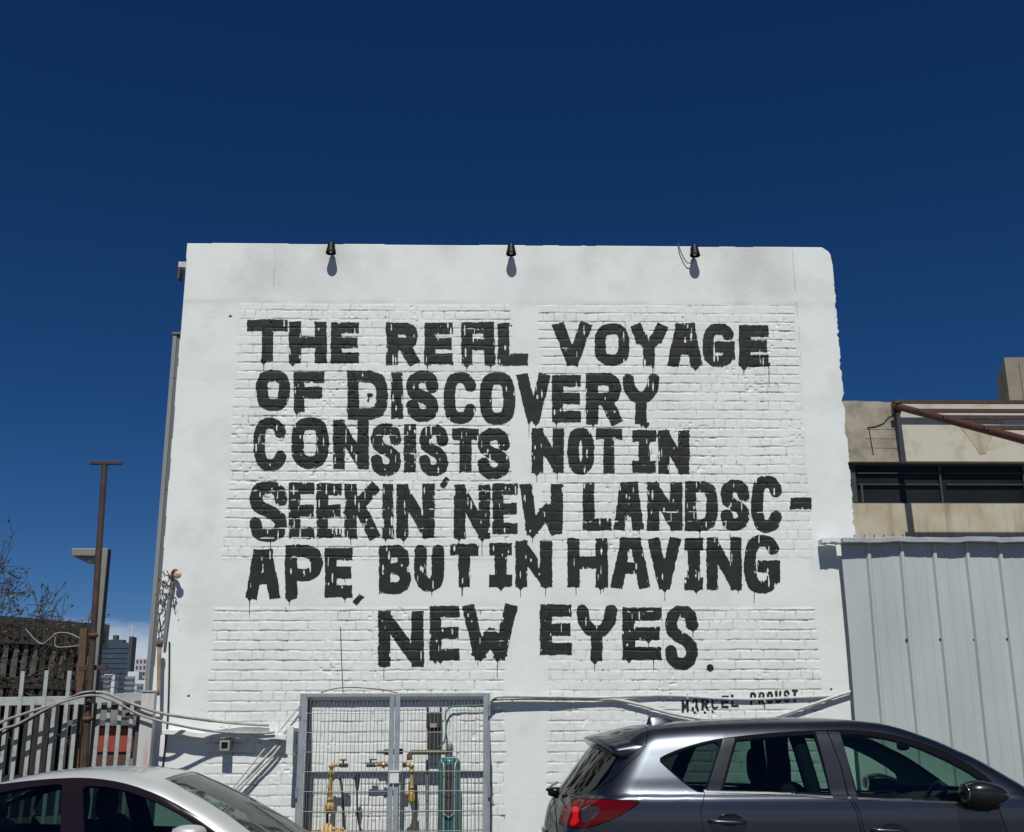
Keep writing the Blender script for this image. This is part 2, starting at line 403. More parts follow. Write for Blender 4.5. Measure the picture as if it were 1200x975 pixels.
# ------------------------------------------------------------------ the lettering
GL = {}
def g(ch, lines=(), curves=()): GL[ch] = (lines, curves)
def arc(cx, cy, rx, ry, a0, a1, n=14, e=2.5):
    o = []
    for k in range(n+1):
        a = rad(a0+(a1-a0)*k/n); c, s_ = math.cos(a), math.sin(a)
        o.append((cx+rx*math.copysign(abs(c)**(2/e), c), cy+ry*math.copysign(abs(s_)**(2/e), s_)))
    return o
g('T', [((0,0),(1,0)), ((.5,0),(.5,1))])
g('H', [((0,0),(0,1)), ((1,0),(1,1)), ((0,.5),(1,.5))])
g('E', [((0,0),(0,1)), ((0,0),(1,0)), ((0,.5),(.93,.5)), ((0,1),(1,1))])
g('F', [((0,0),(0,1)), ((0,0),(1,0)), ((0,.53),(.9,.53))])
g('L', [((0,0),(.02,1)), ((0,1),(1,1))])
g('I', [((.5,0),(.5,1))])
g('J', [((.5,0),(.5,1)), ((0,0),(1,0)), ((0,1),(1,1))])          # I with serifs
g('N', [((0,0),(0,1)), ((1,0),(1,1)), ((0.05,0.03),(.95,.97))])
g('V', [((0,0),(.44,1)), ((1,0),(.56,1))])
g('W', [((0,0),(.24,1)), ((.24,1),(.54,.58)), ((.54,.58),(.74,1)), ((1,0),(.76,1))])
g('w', [((0,0),(.17,1)), ((.2,1),(.66,.56)), ((.66,.56),(.92,1)), ((1,0),(1,1))])
g('A', [((.30,0),(0,1)), ((.70,0),(1,1)), ((.17,.62),(.83,.62)), ((.3,0),(.7,0))])
g('a', [((0,0),(0,1)), ((.94,0),(1,1)), ((0,0),(.94,0)), ((0,.52),(1,.52))])
g('K', [((0,0),(0,1)), ((.05,.52),(1,0)), ((.42,.42),(1,1))])
g('R', [((0,0),(0,1)), ((.62,.55),(1,1))], [[(0,0),(.7,0),(.94,.08),(1,.25),(.94,.42),(.7,.5),(0,.5)]])
g('r', [((0,0),(0,1)), ((.9,.55),(1,1))], [[(0,0),(.7,0),(.94,.08),(1,.25),(.94,.42),(.8,.48),(0,.48)]])
g('P', [((0,0),(0,1))], [[(0,0),(.6,0),(.9,.08),(1,.28),(.9,.48),(.6,.57),(0,.57)]])
g('D', [((0,0),(0,1))], [[(0,0),(.6,0),(.88,.08),(1,.3),(1,.7),(.88,.93),(.6,1),(0,1)]])
g('B', [((0,0),(0,1))], [[(0,0),(.65,0),(.9,.1),(.92,.3),(.75,.47),(0,.49)], [(.7,.49),(.95,.6),(1,.75),(.9,.92),(.65,1),(0,1)]])
g('U', [], [[(0,0),(0,.72),(.14,.93),(.4,1),(.62,1),(.88,.92),(1,.7),(1,0)]])
g('O', [], [arc(.5,.5,.5,.5,0,360,26,2.9)])
g('C', [], [arc(.5,.5,.5,.5,-28,-332,24,2.7)])
g('G', [((.55,.55),(1,.55)), ((1,.55),(1,.78))], [arc(.5,.5,.5,.5,-35,-345,24,2.7)])
g('S', [], [[(1,.25),(.92,.08),(.7,0),(.35,0),(.1,.07),(0,.23),(.08,.38),(.35,.47),(.7,.55),(.95,.66),(1,.8),(.9,.94),(.65,1),(.3,1),(.07,.92),(0,.76)]])
g('Y', [((.5,.5),(.5,1))], [[(0,0),(.06,.25),(.28,.44),(.5,.48),(.72,.44),(.94,.25),(1,0)]])
g('y', [((.5,.48),(.5,1)), ((0,0),(.12,.2)), ((1,0),(.88,.2))], [[(.1,.18),(.5,.5),(.9,.18)]])
g("'", [((.75,.1),(.2,.9))]); g(',', [((.8,.1),(.2,.9))]); g('-', [((0,.5),(1,.5))]); g('.', [((.5,.5),(.5,.5))])
# word, [(glyph, x0, y0, x1, y1)], stroke, how strongly the joints stay white
WORDS = [
 ('THE', [('T',289.4,374.5,337.7,423.8),('H',338.7,376.6,383,425.7),('E',387.6,377.7,420.8,425.7)], 12.8, .15),
 ('REAL', [('R',452.4,377.7,490,428),('E',497,377.7,530.8,427.5),('a',540.5,377.7,580.6,428),('L',582.8,378.5,619.4,428.5)], 12.8, .2),
 ('VOYAGE', [('V',648.9,378,692.3,427.5),('O',696.7,378.8,737.9,428.6),('y',739.8,379.7,781,429.5),('A',783,378.8,822.3,429.5),('G',823.2,379,861.5,430.5),('E',865.4,380.7,900.8,430)], 13, .2),
 ('OF', [('O',300,433,339.8,481.4),('F',343.8,435.3,380.7,482.5)], 13, .1),
 ('DISCOVERY', [('D',407,434.5,454.6,492),('I',457.9,435.8,472.6,491.2),('S',475.8,434.5,514.1,494),('C',519.7,435.8,559,496.7),('O',561.8,435.8,604,498),('V',606,437.7,643.9,494),('E',646.7,439.5,681.2,494.8),('R',686.3,437.2,728.3,497.5),('Y',729.3,437.8,772.8,497)], 13.4, .15),
 ('CONSISTS', [('C',297,489.2,336.8,552),('O',341,489,385.4,549.2),('N',390.3,492,432.4,550),('S',434.3,496.2,470.3,557.9),('I',473,496.6,487.8,554.2),('S',491,497.5,525.2,557.9),('T',529.5,501.8,561.6,553.8),('S',559.4,501.8,598,561.2)], 13.2, .5),
 ('NOT', [('N',623,501.8,660.9,554),('O',664.6,501.2,696.3,556),('T',697.9,501.8,729.4,554.3)], 13, .25),
 ('IN', [('J',740.6,504,769.2,553.8),('N',771,504,808,555)], 12.6, .35),
 ("SEEKIN'", [('S',292,563.4,336.8,634.7),('E',338.3,565.3,369,631),('E',370.6,566.2,400.7,631),('K',403.8,566.7,444,631.3),('I',446.8,566.7,462.9,631.3),('N',464.2,566.7,509.5,631.3),("'",515,559.4,528,572.3)], 13.4, .85),
 ('NEW', [('N',531.7,567.7,574.5,631.5),('E',577,566.4,607,625.8),('w',609.8,566.7,660,626.7)], 13, .45),
 ('LANDSC-', [('L',682.7,565,717,621.2),('A',719.3,565,754.1,621.3),('N',758.2,565,799.8,621.8),('D',802.5,563.7,841.2,622.2),('S',844.1,562,878.6,621.8),('C',880,557.2,917.3,624),('-',925.8,583,951,596.6)], 13.2, .5),
 ('APE,', [('A',288.3,643.5,328,702),('P',334,638.3,379,702.3),('E',380.4,641.9,413.3,699.8),(',',412.7,696,426.7,709.6)], 13.6, .5),
 ('BUT', [('B',444,638.8,482,696),('U',485.2,638,520.8,693),('T',527,637,560.8,688.3)], 13.4, .4),
 ('IN', [('J',573,636,600.4,687.7),('N',603.8,633.5,647.3,688.3)], 13.4, .3),
 ('HAVING', [('H',664.6,630.4,712.5,688.3),('A',716.7,630,761.2,689.5),('V',760,630,797,690),('J',801.8,630,824.2,691.5),('N',827.8,629.4,869.3,691.5),('G',871.7,626.6,914.6,695.5)], 13.2, .5),
 ('NEW', [('N',443,715.4,496.7,781.5),('E',503.3,709.6,539,774),('W',542.7,708.5,605.2,773)], 13.6, .35),
 ('EYES.', [('E',632.7,708,670.2,767.5),('Y',675,708,723.3,775),('E',729.2,711.5,775.4,773),('S',779,709.7,818,784.7),('.',828.5,779,835.6,786)], 13.8, .35),
]
# thin drips: x, top y, length
DRIPS = [(309,424,26),(343,425,4),(501,428,7),(547,428,8),(575,428,8),(765,430,8),(872,430,10),(901,428,26),(815,430,5),(348,483,8),
 (620,495,18),(628,495,8),(652,496,8),(695,498,6),(757,498,6),(752,498,5),(629,554,11),(653,554,12),(317,634,13),(411,631,9),(452,631,6),(473,631,6),(538,632,9),(565,632,19),
 (624,627,9),(690,621,5),(749,621,5),(820,622,9),(292.5,702,22),(339,703,8),(404,700,6),(404,673,10),(506,693,6),(542,688,10),(541,688,13),(587,688,5),(610,688,12),(639.5,688,11),(675,688,9),(704,688,8),(707,688,6),
 (779,690,14),(816,691,6),(865,691,4),(884,690,17),(450,781,17),(560,773,8),(583,774,20),(516,774,6),(510,774,5),(697,776,11),(737,773,5),(766,773,15),(812,737,10),(760,750,9)]
def seg_sdf(P, a, b, hw, ext):
    ax, ay = a; bx, by = b; L = math.hypot(bx-ax, by-ay)
    ux, uy = ((bx-ax)/L, (by-ay)/L) if L > 1e-6 else (1, 0)
    cx, cy = (ax+bx)/2, (ay+by)/2
    dx, dy = P[0]-cx, P[1]-cy
    qx = np.abs(dx*ux+dy*uy)-(L/2+ext); qy = np.abs(-dx*uy+dy*ux)-hw
    return np.hypot(np.maximum(qx, 0), np.maximum(qy, 0)) + np.minimum(np.maximum(qx, qy), 0)
def cap_sdf(P, a, b, hw):
    ax, ay = a; bx, by = b; L2 = (bx-ax)**2+(by-ay)**2
    t = np.clip(((P[0]-ax)*(bx-ax)+(P[1]-ay)*(by-ay))/max(L2, 1e-9), 0, 1)
    return np.hypot(P[0]-ax-t*(bx-ax), P[1]-ay-t*(by-ay)) - hw
def glyph_sdf(PX, PY, ch, x0, y0, x1, y1, t):
    lines, curves = GL[ch]
    h = t/2; D = np.full(PX.shape, 1e3)
    if ch == 'I': x0, x1 = x0+h-1, x1-h+1
    if ch in "',": h = 3.6
    if ch == '.': return np.hypot(PX-(x0+x1)/2, PY-(y0+y1)/2)-4.0
    if ch == '-': h = (y1-y0)/2
    bx, by, bw, bh = x0+h, y0+h, max(x1-x0-2*h, .1), max(y1-y0-2*h, .1)
    if ch == 'I': bx, bw = (x0+x1)/2-0.05, .1
    q = lambda p: (bx+p[0]*bw, by+p[1]*bh)
    for a, b in lines: D = np.minimum(D, seg_sdf((PX, PY), q(a), q(b), h, h*0.98))
    for c in curves:
        pts = [q(p) for p in c]
        for i in range(len(pts)-1):
            D = np.minimum(D, cap_sdf((PX, PY), pts[i], pts[i+1], h))
    return D
def wall_patch(name, px0, py0, px1, py1, mask_fn, step, lift, material, parent):
    c = [at(px0, py0, WY), at(px1, py0, WY), at(px0, py1, WY), at(px1, py1, WY)]
    x0, x1 = min(p[0] for p in c), max(p[0] for p in c); z0, z1 = min(p[2] for p in c), max(p[2] for p in c)
    gx = np.arange(x0, x1, step); gz = np.arange(z0, z1, step)
    Xg, Zg = np.meshgrid(gx, gz)
    xc, zc = Xg[:-1,:-1]+step/2, Zg[:-1,:-1]+step/2
    PX, PY = project(xc, np.full(xc.shape, WY-0.006), zc)
    keep = mask_fn(PX, PY, xc, zc)
    if not keep.any(): return None
    # conform to the built wall
    u = (Xg-XL)/GX; k0 = 14; v = (Zg-zs[k0])/GX + k0
    i = np.clip(np.floor(u).astype(int), 0, nx-2); j = np.clip(np.floor(v).astype(int), k0, nzr-2); fu = np.clip(u-i, 0, 1); fv = np.clip(v-j, 0, 1)
    Hh = (HT[j, i]*(1-fu)+HT[j, i+1]*fu)*(1-fv)+(HT[j+1, i]*(1-fu)+HT[j+1, i+1]*fu)*fv
    idx = np.arange(Xg.size).reshape(Xg.shape)
    Q = np.stack([idx[:-1,:-1], idx[:-1,1:], idx[1:,1:], idx[1:,:-1]], -1)[keep]
    V = np.stack([Xg, WY-Hh-lift, Zg], -1).reshape(-1, 3)
    used, inv = np.unique(Q, return_inverse=True)
    return np_mesh(name, V[used], inv.reshape(Q.shape), material, parent, smooth=True)
rl = random.Random(5)
for wi, (word, glyphs, t, gap) in enumerate(WORDS):
    bx0 = min(q[1] for q in glyphs)-3; bx1 = max(q[3] for q in glyphs)+3; by0 = min(q[2] for q in glyphs)-3; by1 = max(q[4] for q in glyphs)+28
    dr = [d for d in DRIPS if bx0 < d[0] < bx1 and by0 < d[1] < by1-24]
    sl_ = []                                                       # bare slivers the brush left in the strokes
    for (ch, x0, y0, x1, y1) in glyphs:
        if ch in "',-.": continue
        for k in range(int(rl.uniform(3, 9)*(0.5+gap))):
            sl_.append((rl.uniform(x0+1, x1-1), rl.uniform(y0+3, y1-4), rl.uniform(.35, 1.15), rl.uniform(1.5, 6.5)))
    def mask(PX, PY, x, z, glyphs=glyphs, t=t, gap=gap, dr=dr, sl_=sl_, wi=wi):
        D = np.full(PX.shape, 1e3)
        for gi, (ch, x0, y0, x1, y1) in enumerate(glyphs):
            s_ = (PX > x0-4) & (PX < x1+4) & (PY > y0-4) & (PY < y1+4)
            sub = glyph_sdf(PX[s_], PY[s_], ch, x0, y0, x1, y1, t+0.9+0.7*math.sin(gi*2.3+wi))
            D[s_] = np.minimum(D[s_], sub)
        D = D + 2.0*(fbm(PX, PY, 8.0, 100+wi)-0.5) + 0.8*(vnoise(PX, PY, 1.9, 110+wi)-0.5) + 0.15
        # dry-brush edges on brick, follow the joints
        jj = np.clip(np.round((z-zs[14])/GX+14).astype(int), 0, nzr-1); ii = np.clip(np.round((x-XL)/GX).astype(int), 0, nx-1)
        J = JT[jj, ii]
        n = fbm(PX, PY, 9.0, 120+wi); n2 = vnoise(PX, PY*0.25, 1.3, 130+wi); n3 = vnoise(PX, PY, 22, 140+wi)
        bare = (J > 0.5) & (n*0.55+n3*0.45 < 0.16+0.36*gap)
        dry = (D > -1.9) & (n2 > 0.80) & (n > 0.62)
        bare |= dry
        for (sx, sy, sw, sh) in sl_:
            bare |= (((PX-sx)/sw)**2 + ((PY-sy)/sh)**2 < 1) & (n2 < 0.8)
        keep = (D < 0) & ~bare
        for (dx, dy, dl) in dr:
            w = 0.85 - 0.45*np.clip((PY-dy)/dl, 0, 1)
            keep |= (np.abs(PX-dx-0.02*(PY-dy)*math.sin(dx)) < w*0.62) & (PY > dy-3) & (PY < dy+dl)
            keep |= ((np.abs(PX-dx) + 0.9*np.maximum(PY-dy, 0)) < 2.6+1.5*math.sin(dx*12.9)) & (PY > dy-3)
        if word == 'DISCOVERY':
            keep |= (((PX-431.5)/1.6)**2 + ((PY-466)/5.5)**2 < 1) & (vnoise(PX, PY, 2.2, 150) > 0.35)
            keep |= (((PX-434.5)/2.6)**2 + ((PY-463)/2.2)**2 < 1)
        return keep
    wall_patch('painted_word', bx0, by0, bx1, by1, mask, 0.0036, 0.003, M_PAINT, wall)
# the small signature, thin spray-can strokes
SIG1, SIG2 = 'MARCEL', 'PROUST'
g('M', [((0,0),(0,1)), ((1,0),(1,1)), ((0,0),(.5,.6)), ((1,0),(.5,.6))])
def sig_mask(PX, PY, x, z, which):
    D = np.full(PX.shape, 1e3)
    for txt, x0, y0, x1, y1, h in (((SIG1, 798.5, 820.5, 868.5, 814.0, 14.5), (SIG2, 879, 811.5, 937.5, 808.0, 14.5))[which],):
        n = len(txt); w = (x1-x0)/n
        for i, ch in enumerate(txt):
            xx = x0+i*w; yy = y0+(y1-y0)*i/(n-1)
            D = np.minimum(D, glyph_sdf(PX, PY, ch, xx, yy, xx+w*0.74, yy+h, 2.7))
    D = D + 0.8*(vnoise(PX, PY, 1.8, 160)-0.5)
    keep = (D < 0) & (vnoise(PX, PY*0.5, 2.6, 161) < 0.92)
    for (dx, dy, dl) in () if which else ((814, 834, 2), (826, 834, 3), (835, 833, 2)): keep |= np.hypot(PX-dx, PY-dy-1) < 1.5
    return keep
wall_patch('painted_signature', 795, 804, 873, 842, lambda *a: sig_mask(*a, 0), 0.003, 0.003, M_PAINT, wall)
wall_patch('painted_signature', 875, 804, 941, 842, lambda *a: sig_mask(*a, 1), 0.003, 0.003, M_PAINT, wall)

# ================================================================== FIXTURES ON THE WALL
def wall_lamp(px, label, cord):
    x, _, _ = at(px, 290, 12.235)
    t = thing('wall_lamp', label, 'lamp', (x, 12.235, 6.92), 'lamps along the parapet')
    part('lamp_shade', MB().lathe((x, 12.235, 6.92), [(0.052, 0.004), (0.058, 0.0), (0.060, 0.006), (0.055, 0.030), (0.043, 0.085), (0.036, 0.128), (0.030, 0.140), (0.0, 0.142)], 28), M_LAMP, t)
    b = MB().ell((x, 12.235, 6.96), (0.026, 0.026, 0.034)); part('bulb', b, M_WHITE, t)
    part('lamp_arm', MB().tube([(x, 12.235, 7.055), (x, 12.245, 7.072), (x, 12.27, 7.072), (x, 12.30, 7.055), (x, 12.343, 7.04)], 0.010), M_LAMP, t)
    part('wall_plate', MB().box((x-0.03, 12.322, 7.01), (x+0.03, 12.338, 7.07)), M_LAMP, t)
    if cord:
        pts = [at(a, b_, 12.31) for a, b_ in ((795, 284), (797, 293), (801, 302), (805, 308), (809, 308.5), (811.5, 305), (813, 300))]
        part('cord', MB().tube([(pts[0][0], 12.45, pts[0][2]+0.03)]+pts+[(x, 12.2, 7.0)], 0.006, 6), M_DARK, t)
    return t
wall_lamp(388, 'small black bell shaped lamp on the parapet above the start of the quote', False)
wall_lamp(599, 'small black bell shaped lamp in the middle of the parapet', False)
wall_lamp(814, 'small black bell shaped lamp on the parapet with a looping black cord beside it', True)

# white cable trunking on the right half of the wall
def run(name, pts, r, Y, material, label, cat, group=None, seg=8, clips=()):
    P = [at(a, b, Y[i] if isinstance(Y, (list, tuple)) else Y) for i, (a, b) in enumerate(pts)]
    t = thing(name, label, cat, P[0], group)
    part('line', smooth_tube(P, r, seg), material, t)
    if clips:
        for (a, b) in clips:
            q = at(a, b, 12.345); part('clip', MB().box((q[0]-0.007, 12.30, q[2]-0.028), (q[0]+0.007, 12.345, q[2]+0.024)), M_CABLEW, t)
    return t
def smooth_pts(P, n=6):
    P = [Vector(p) for p in P]; o = []
    for i in range(len(P)-1):
        a = P[max(i-1, 0)]; b = P[i]; c = P[i+1]; d = P[min(i+2, len(P)-1)]
        for k in range(n):
            t = k/n
            o.append(0.5*((2*b)+(c-a)*t+(2*a-5*b+4*c-d)*t*t+(3*b-a-3*c+d)*t**3))
    return o+[P[-1]]
def smooth_tube(P, r, seg=8, n=6): return MB().tube(smooth_pts(P, n), r, seg)
run('wall_cable', [(574, 822), (585, 816.5), (640, 816.5), (700, 817.5), (760, 815.5), (800, 815.8), (840, 818.5), (880, 819.5), (920, 818), (958, 816.5), (975, 815)], 0.0155, [12.24, 12.25, 12.265, 12.295, 12.318, 12.322, 12.322, 12.322, 12.322, 12.322, 12.322], M_CABLEW,
    'fat white painted cable running almost level under the quote', 'cable', clips=((600, 817), (708, 818), (805, 816), (895, 820)))
run('wall_cable', [(575, 823), (590, 818.8), (700, 819.5), (722, 820), (750, 826), (790, 837), (830, 843.5), (868, 846), (905, 841), (945, 828), (975, 817.5), (1003, 808.5)], 0.0165, 12.305, M_CABLEW,
    'fat white painted cable sagging to the dark car roof then climbing to the metal fence', 'cable')
# thin wires
run('loose_wire', [(399, 735), (400, 770), (401, 790), (402, 813)], 0.004, 12.325, M_DARK, 'thin dark wire hanging down the bricks to the cage top', 'wire')
run('loose_wire', [(376, 812), (390, 807.5), (408, 805.5), (430, 806.5), (452, 809), (470, 813)], 0.005, 12.30, M_RUST, 'thin rusty wire bowed over the top of the cage', 'wire')
run('loose_wire', [(198.5, 752), (198, 800), (196, 850), (190, 905)], 0.009, 12.33, M_DARK, 'straight black cable running down the left edge of the white wall', 'wire')

# ledge, vent box, bracket, diagonal conduits at lower left
def cab(px, py, Y): return Vector(at(px, py, Y))
a, b_ = cab(191, 856, 12.26), cab(336, 861.5, 12.26)
t = thing('wall_ledge', 'narrow white ledge with dark shadow under it low on the left part of the wall', 'ledge', a)
mb = MB(); rr = random.Random(3); n = 18; tp = []
for i in range(n+1):
    p = a.lerp(b_, i/n); tp.append((p.x, p.z+rr.uniform(-.008, .008)+(0.012 if i < 4 else 0)))
mb.prism(tp+[(p[0], p[1]-0.045-rr.uniform(0, .008)) for p in tp[::-1]], 12.215, 12.349)
part('ledge_slab', mb, M_WHITE, t, bevel=0.006)
c = cab(263.5, 873.5, 12.20)
t = thing('vent_box', 'small square box with a dark grille hanging under the white ledge', 'box', c)
mb = MB(); h = 0.050
for (x0, z0, x1, z1) in ((-h, -h, h, -h+.018), (-h, h-.018, h, h), (-h, -h+.018, -h+.018, h-.018), (h-.018, -h+.018, h, h-.018)):
    mb.box((c.x+x0, 12.185, c.z+z0), (c.x+x1, 12.345, c.z+z1))
part('housing', mb, M_CABLEG, t)
mb = MB().box((c.x-h+.019, 12.225, c.z-h+.019), (c.x+h-.019, 12.344, c.z+h-.019))
for k in range(3): mb.box((c.x-h+.02, 12.20, c.z-.028+k*.024), (c.x+h-.02, 12.215, c.z-.022+k*.024))
part('grille', mb, M_DARK, t)
c = cab(340, 868, 12.0)
t = thing('wall_bracket', 'white steel bracket post standing off the wall beside the cage', 'bracket', c)
part('upright', MB().box((c.x-.034, 11.97, at(340, 884, 12)[2]), (c.x+.034, 12.0, at(340, 851, 12)[2])), M_WHITEMETAL, t, bevel=0.004)
zt = at(340, 854, 12)[2]
part('arm', MB().box((c.x-.03, 12.0, zt-.03), (c.x+.03, 12.347, zt+.01)), M_WHITEMETAL, t, bevel=0.003)
part('brace', MB().bar((c.x, 12.0, at(340, 880, 12)[2]), (c.x, 12.345, zt-.25), 0.025), M_WHITEMETAL, t)
t = thing('diagonal_pipe', 'pair of thick white pipes slanting from the ledge down behind the white car', 'pipe', cab(332, 864, 12.2), 'pipes slanting beside the cage')
for dx in (0, 4.5):
    part('pipe', smooth_tube([cab(338-dx*.3, 858+dx*.6, 12.275), cab(318+dx, 880+dx*.5, 12.27), cab(296+dx, 903+dx*.3, 12.265), cab(262+dx, 940, 12.26)], 0.0125), M_CABLEW, t)
t = thing('diagonal_pipe', 'single thin white pipe slanting from the cage corner down behind the white car', 'pipe', cab(352, 825, 12.22), 'pipes slanting beside the cage')
part('pipe', smooth_tube([cab(355, 823, 12.29), cab(318, 868, 12.285), cab(275, 921, 12.28), cab(245, 958, 12.275)], 0.0085), M_CABLEW, t)

# ================================================================== STEEL CAGE AND ITS GAS GEAR
CY = 11.80
xl, xr = at(354, 813, CY)[0], at(572, 811, CY)[0]; zt = 2.036; zb = 0.12
cage = thing('mesh_cage', 'grey steel cage with two wire mesh doors standing against the white wall', 'cage', ((xl+xr)/2, CY, 0))
fr = MB(); w = 0.045
fr.box((xl-.02, CY+.012, 0), (xl+w-.02, CY+.055, zt)); fr.box((xr-w+.02, CY+.012, 0), (xr+.02, CY+.055, zt))
fr.box((xl+w-.02, CY+.012, 0.05), (xr-w+.02, CY+.055, 0.05+w))
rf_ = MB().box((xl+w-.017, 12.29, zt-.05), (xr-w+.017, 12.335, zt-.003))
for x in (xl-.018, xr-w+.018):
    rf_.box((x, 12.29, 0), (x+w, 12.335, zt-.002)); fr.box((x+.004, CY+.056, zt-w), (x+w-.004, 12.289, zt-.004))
part('frame', fr, M_GREYMETAL, cage, bevel=0.004)
part('rear_frame', rf_, mat('shaded_grey_steel', (0.11, 0.125, 0.14), 0.5), cage)  # same grey steel as the front frame, with shade put into the colour
def wire_grid(x0, x1, z0, z1, y, dx, dz, r=0.0027):
    mb = MB(); n = int((x1-x0)/dx)
    rr = random.Random(int(abs(x0)*100))
    for k in range(1, n+1):
        x = x0+(x1-x0)*k/(n+1)+rr.uniform(-.002, .002); mb.tube([(x, y, z0), (x, y, z1)], r, 5, cap=False)
    m_ = int((z1-z0)/dz)
    for k in range(m_+1):
        z = z1-dz*(0.85+k)
        if z > z0: mb.tube([(x0, y-.004, z), (x1, y-.004, z)], r*1.25, 5, cap=False)
    return mb
xm = (xl+xr)/2
dw = 0.048
for i, (x0, x1) in enumerate(((xl, xm-.004), (xm+.004, xr))):
    d = MB(); z0, z1 = 0.10, zt-.004
    d.box((x0, CY-.018, z0), (x0+dw, CY+.010, z1)); d.box((x1-dw, CY-.018, z0), (x1, CY+.010, z1))
    d.box((x0+dw, CY-.018, z1-dw+.012), (x1-dw, CY+.010, z1)); d.box((x0+dw, CY-.018, z0), (x1-dw, CY+.010, z0+dw))
    dr_ = part('door', d, M_GREYMETAL, cage, bevel=0.003)
    part('wire_mesh', wire_grid(x0+dw, x1-dw, z0+dw, z1-dw+.012, CY+.001, 0.0385, 0.183), M_WIRE, dr_)
    hx = x0-.012 if i == 0 else x1+.012
    for hz in (0.5, 1.1, 1.86): part('hinge', MB().tube([(hx, CY-.008, hz-.05), (hx, CY-.008, hz+.05)], 0.011, 8), M_GREYMETAL, dr_)
for x in (xl-.004, xr+.004):
    sm_ = MB()
    for k in range(1, 13): sm_.tube([(x, CY+.055+k*.018, 0.08), (x, CY+.055+k*.018, zt-w)], 0.0019, 5, cap=False)
    for k in range(10): sm_.tube([(x, CY+.056, 1.85-k*.183), (x, 12.29, 1.85-k*.183)], 0.0024, 5, cap=False)
    part('side_mesh', sm_, M_WIRE, cage)
c = cab(462, 911, CY-.03)
hp = MB().box((c.x-.045, CY-.042, c.z-.055), (c.x+.045, CY-.019, c.z+.05)); hp.box((c.x-.05, CY-.05, c.z+.05), (c.x+.05, CY-.0185, c.z+.062))
part('lock_box', hp, M_WHITEMETAL, cage, bevel=0.003)

def cyl_between(mb, p, q, r, seg=14): return mb.tube([p, q], r, seg)
M_YEL = mat('yellow_paint', (0.50, 0.33, 0.07), 0.5, col2=(0.38, 0.24, 0.06), scale=14)
M_YELS = mat('yellow_sacking', (0.62, 0.44, 0.15), 0.85, col2=(0.48, 0.32, 0.10), scale=12, bump=0.5, bscale=40)
M_BRASS = mat('brass', (0.42, 0.24, 0.11), 0.35, metal=0.7)
M_GREEN = mat('green_gas_cylinder', (0.008, 0.145, 0.128), 0.38, col2=(0.010, 0.105, 0.10), scale=6, coat=0.3)
M_OLIVE = mat('olive_pipe', (0.14, 0.11, 0.045), 0.6)
M_HOSE = mat('black_hose', (0.02, 0.022, 0.02), 0.5)
# green cylinder on a grey trolley
GYc = 12.10
c = cab(526.5, 935, GYc); r = 0.112
zt_ = at(526, 889, GYc)[2]
t = thing('gas_cylinder', 'tall green gas cylinder strapped to a grey trolley inside the cage', 'cylinder', (c.x, GYc, 0))
part('cylinder', MB().lathe((c.x, GYc, 0.10), [(0, 0), (r*.9, 0), (r, .02), (r, zt_-.10-.06), (r*.97, zt_-.10-.03), (r*.8, zt_-.10), (r*.35, zt_-.075), (0, zt_-.075)], 32), M_GREEN, t)
fr = MB()
for s in (-1, 1): fr.tube([(c.x+s*.052, GYc-r-.012, 0.12), (c.x+s*.052, GYc-r-.012, zt_-.12), (c.x+s*.058, GYc-r-.010, zt_-.05), (c.x+s*.085, GYc-r*.72, zt_-.012)], 0.010, 8)
fr.tube([(c.x-.052, GYc-r-.012, at(526, 953, GYc)[2]), (c.x, GYc-r-.014, at(526, 957, GYc)[2]), (c.x+.052, GYc-r-.012, at(526, 953, GYc)[2])], 0.010, 8)
part('trolley_frame', fr, M_GREYMETAL, t)
part('trolley_back', MB().box((c.x-.035, GYc-r-.012, at(526, 953, GYc)[2]), (c.x+.035, GYc-r-.004, zt_-.06)), mat('dark_brown_strip', (0.045, 0.038, 0.028), 0.7), t)
part('cap_band', MB().lathe((c.x, GYc, zt_-.008), [(r*.86, -.012), (r*.9, -.01), (r*.62, .022), (r*.3, .028)], 28), M_GREYMETAL, t)
part('valve', MB().lathe((c.x+.003, GYc, zt_+.02), [(.026, 0), (.026, .05), (.034, .055), (.034, .10), (.026, .12), (.0, .125)], 16), mat('valve_cap', (0.20, 0.18, 0.19), 0.5), t)
# black control box on the wall
c0, c1 = cab(500, 828, 12.2), cab(517, 878, 12.2)
t = thing('control_unit', 'tall black control box hanging on the wall inside the cage', 'box', (c0.x, 12.2, c1.z))
zmid = at(508, 853, 12.2)[2]
part('housing', MB().box((c0.x, 12.17, zmid), (c1.x, 12.347, c0.z)), M_DARK, t, bevel=0.01)
part('lower_housing', MB().box((c0.x+.01, 12.20, c1.z), (c1.x-.008, 12.347, zmid-.002)), M_DARK, t, bevel=0.01)
part('label_plate', MB().box((c0.x+.04, 12.164, zmid+.005), (c1.x-.05, 12.169, zmid+.045)), mat('pink_plate', (0.40, 0.27, 0.24), 0.6), t)
part('top_plate', MB().box((c0.x+.025, 12.164, c0.z-.055), (c1.x-.02, 12.169, c0.z-.008)), M_WHITEMETAL, t)
part('cable', smooth_tube([(c1.x-.02, 12.2, c1.z+.02), cab(521, 868, 12.2), cab(523, 850, 12.22), cab(522, 838, 12.25), cab(527, 829, 12.28), cab(540, 827, 12.29), cab(566, 826, 12.29), cab(582, 819, 12.28)], 0.009), mat('teal_cable', (0.05, 0.13, 0.11), 0.5), t)
part('stand_pipe', MB().tube([cab(500.5, 890, 12.28), cab(500.5, 960, 12.28), (cab(500.5, 960, 12.28).x, 12.28, 0.1)], 0.014), M_WIRE, t)
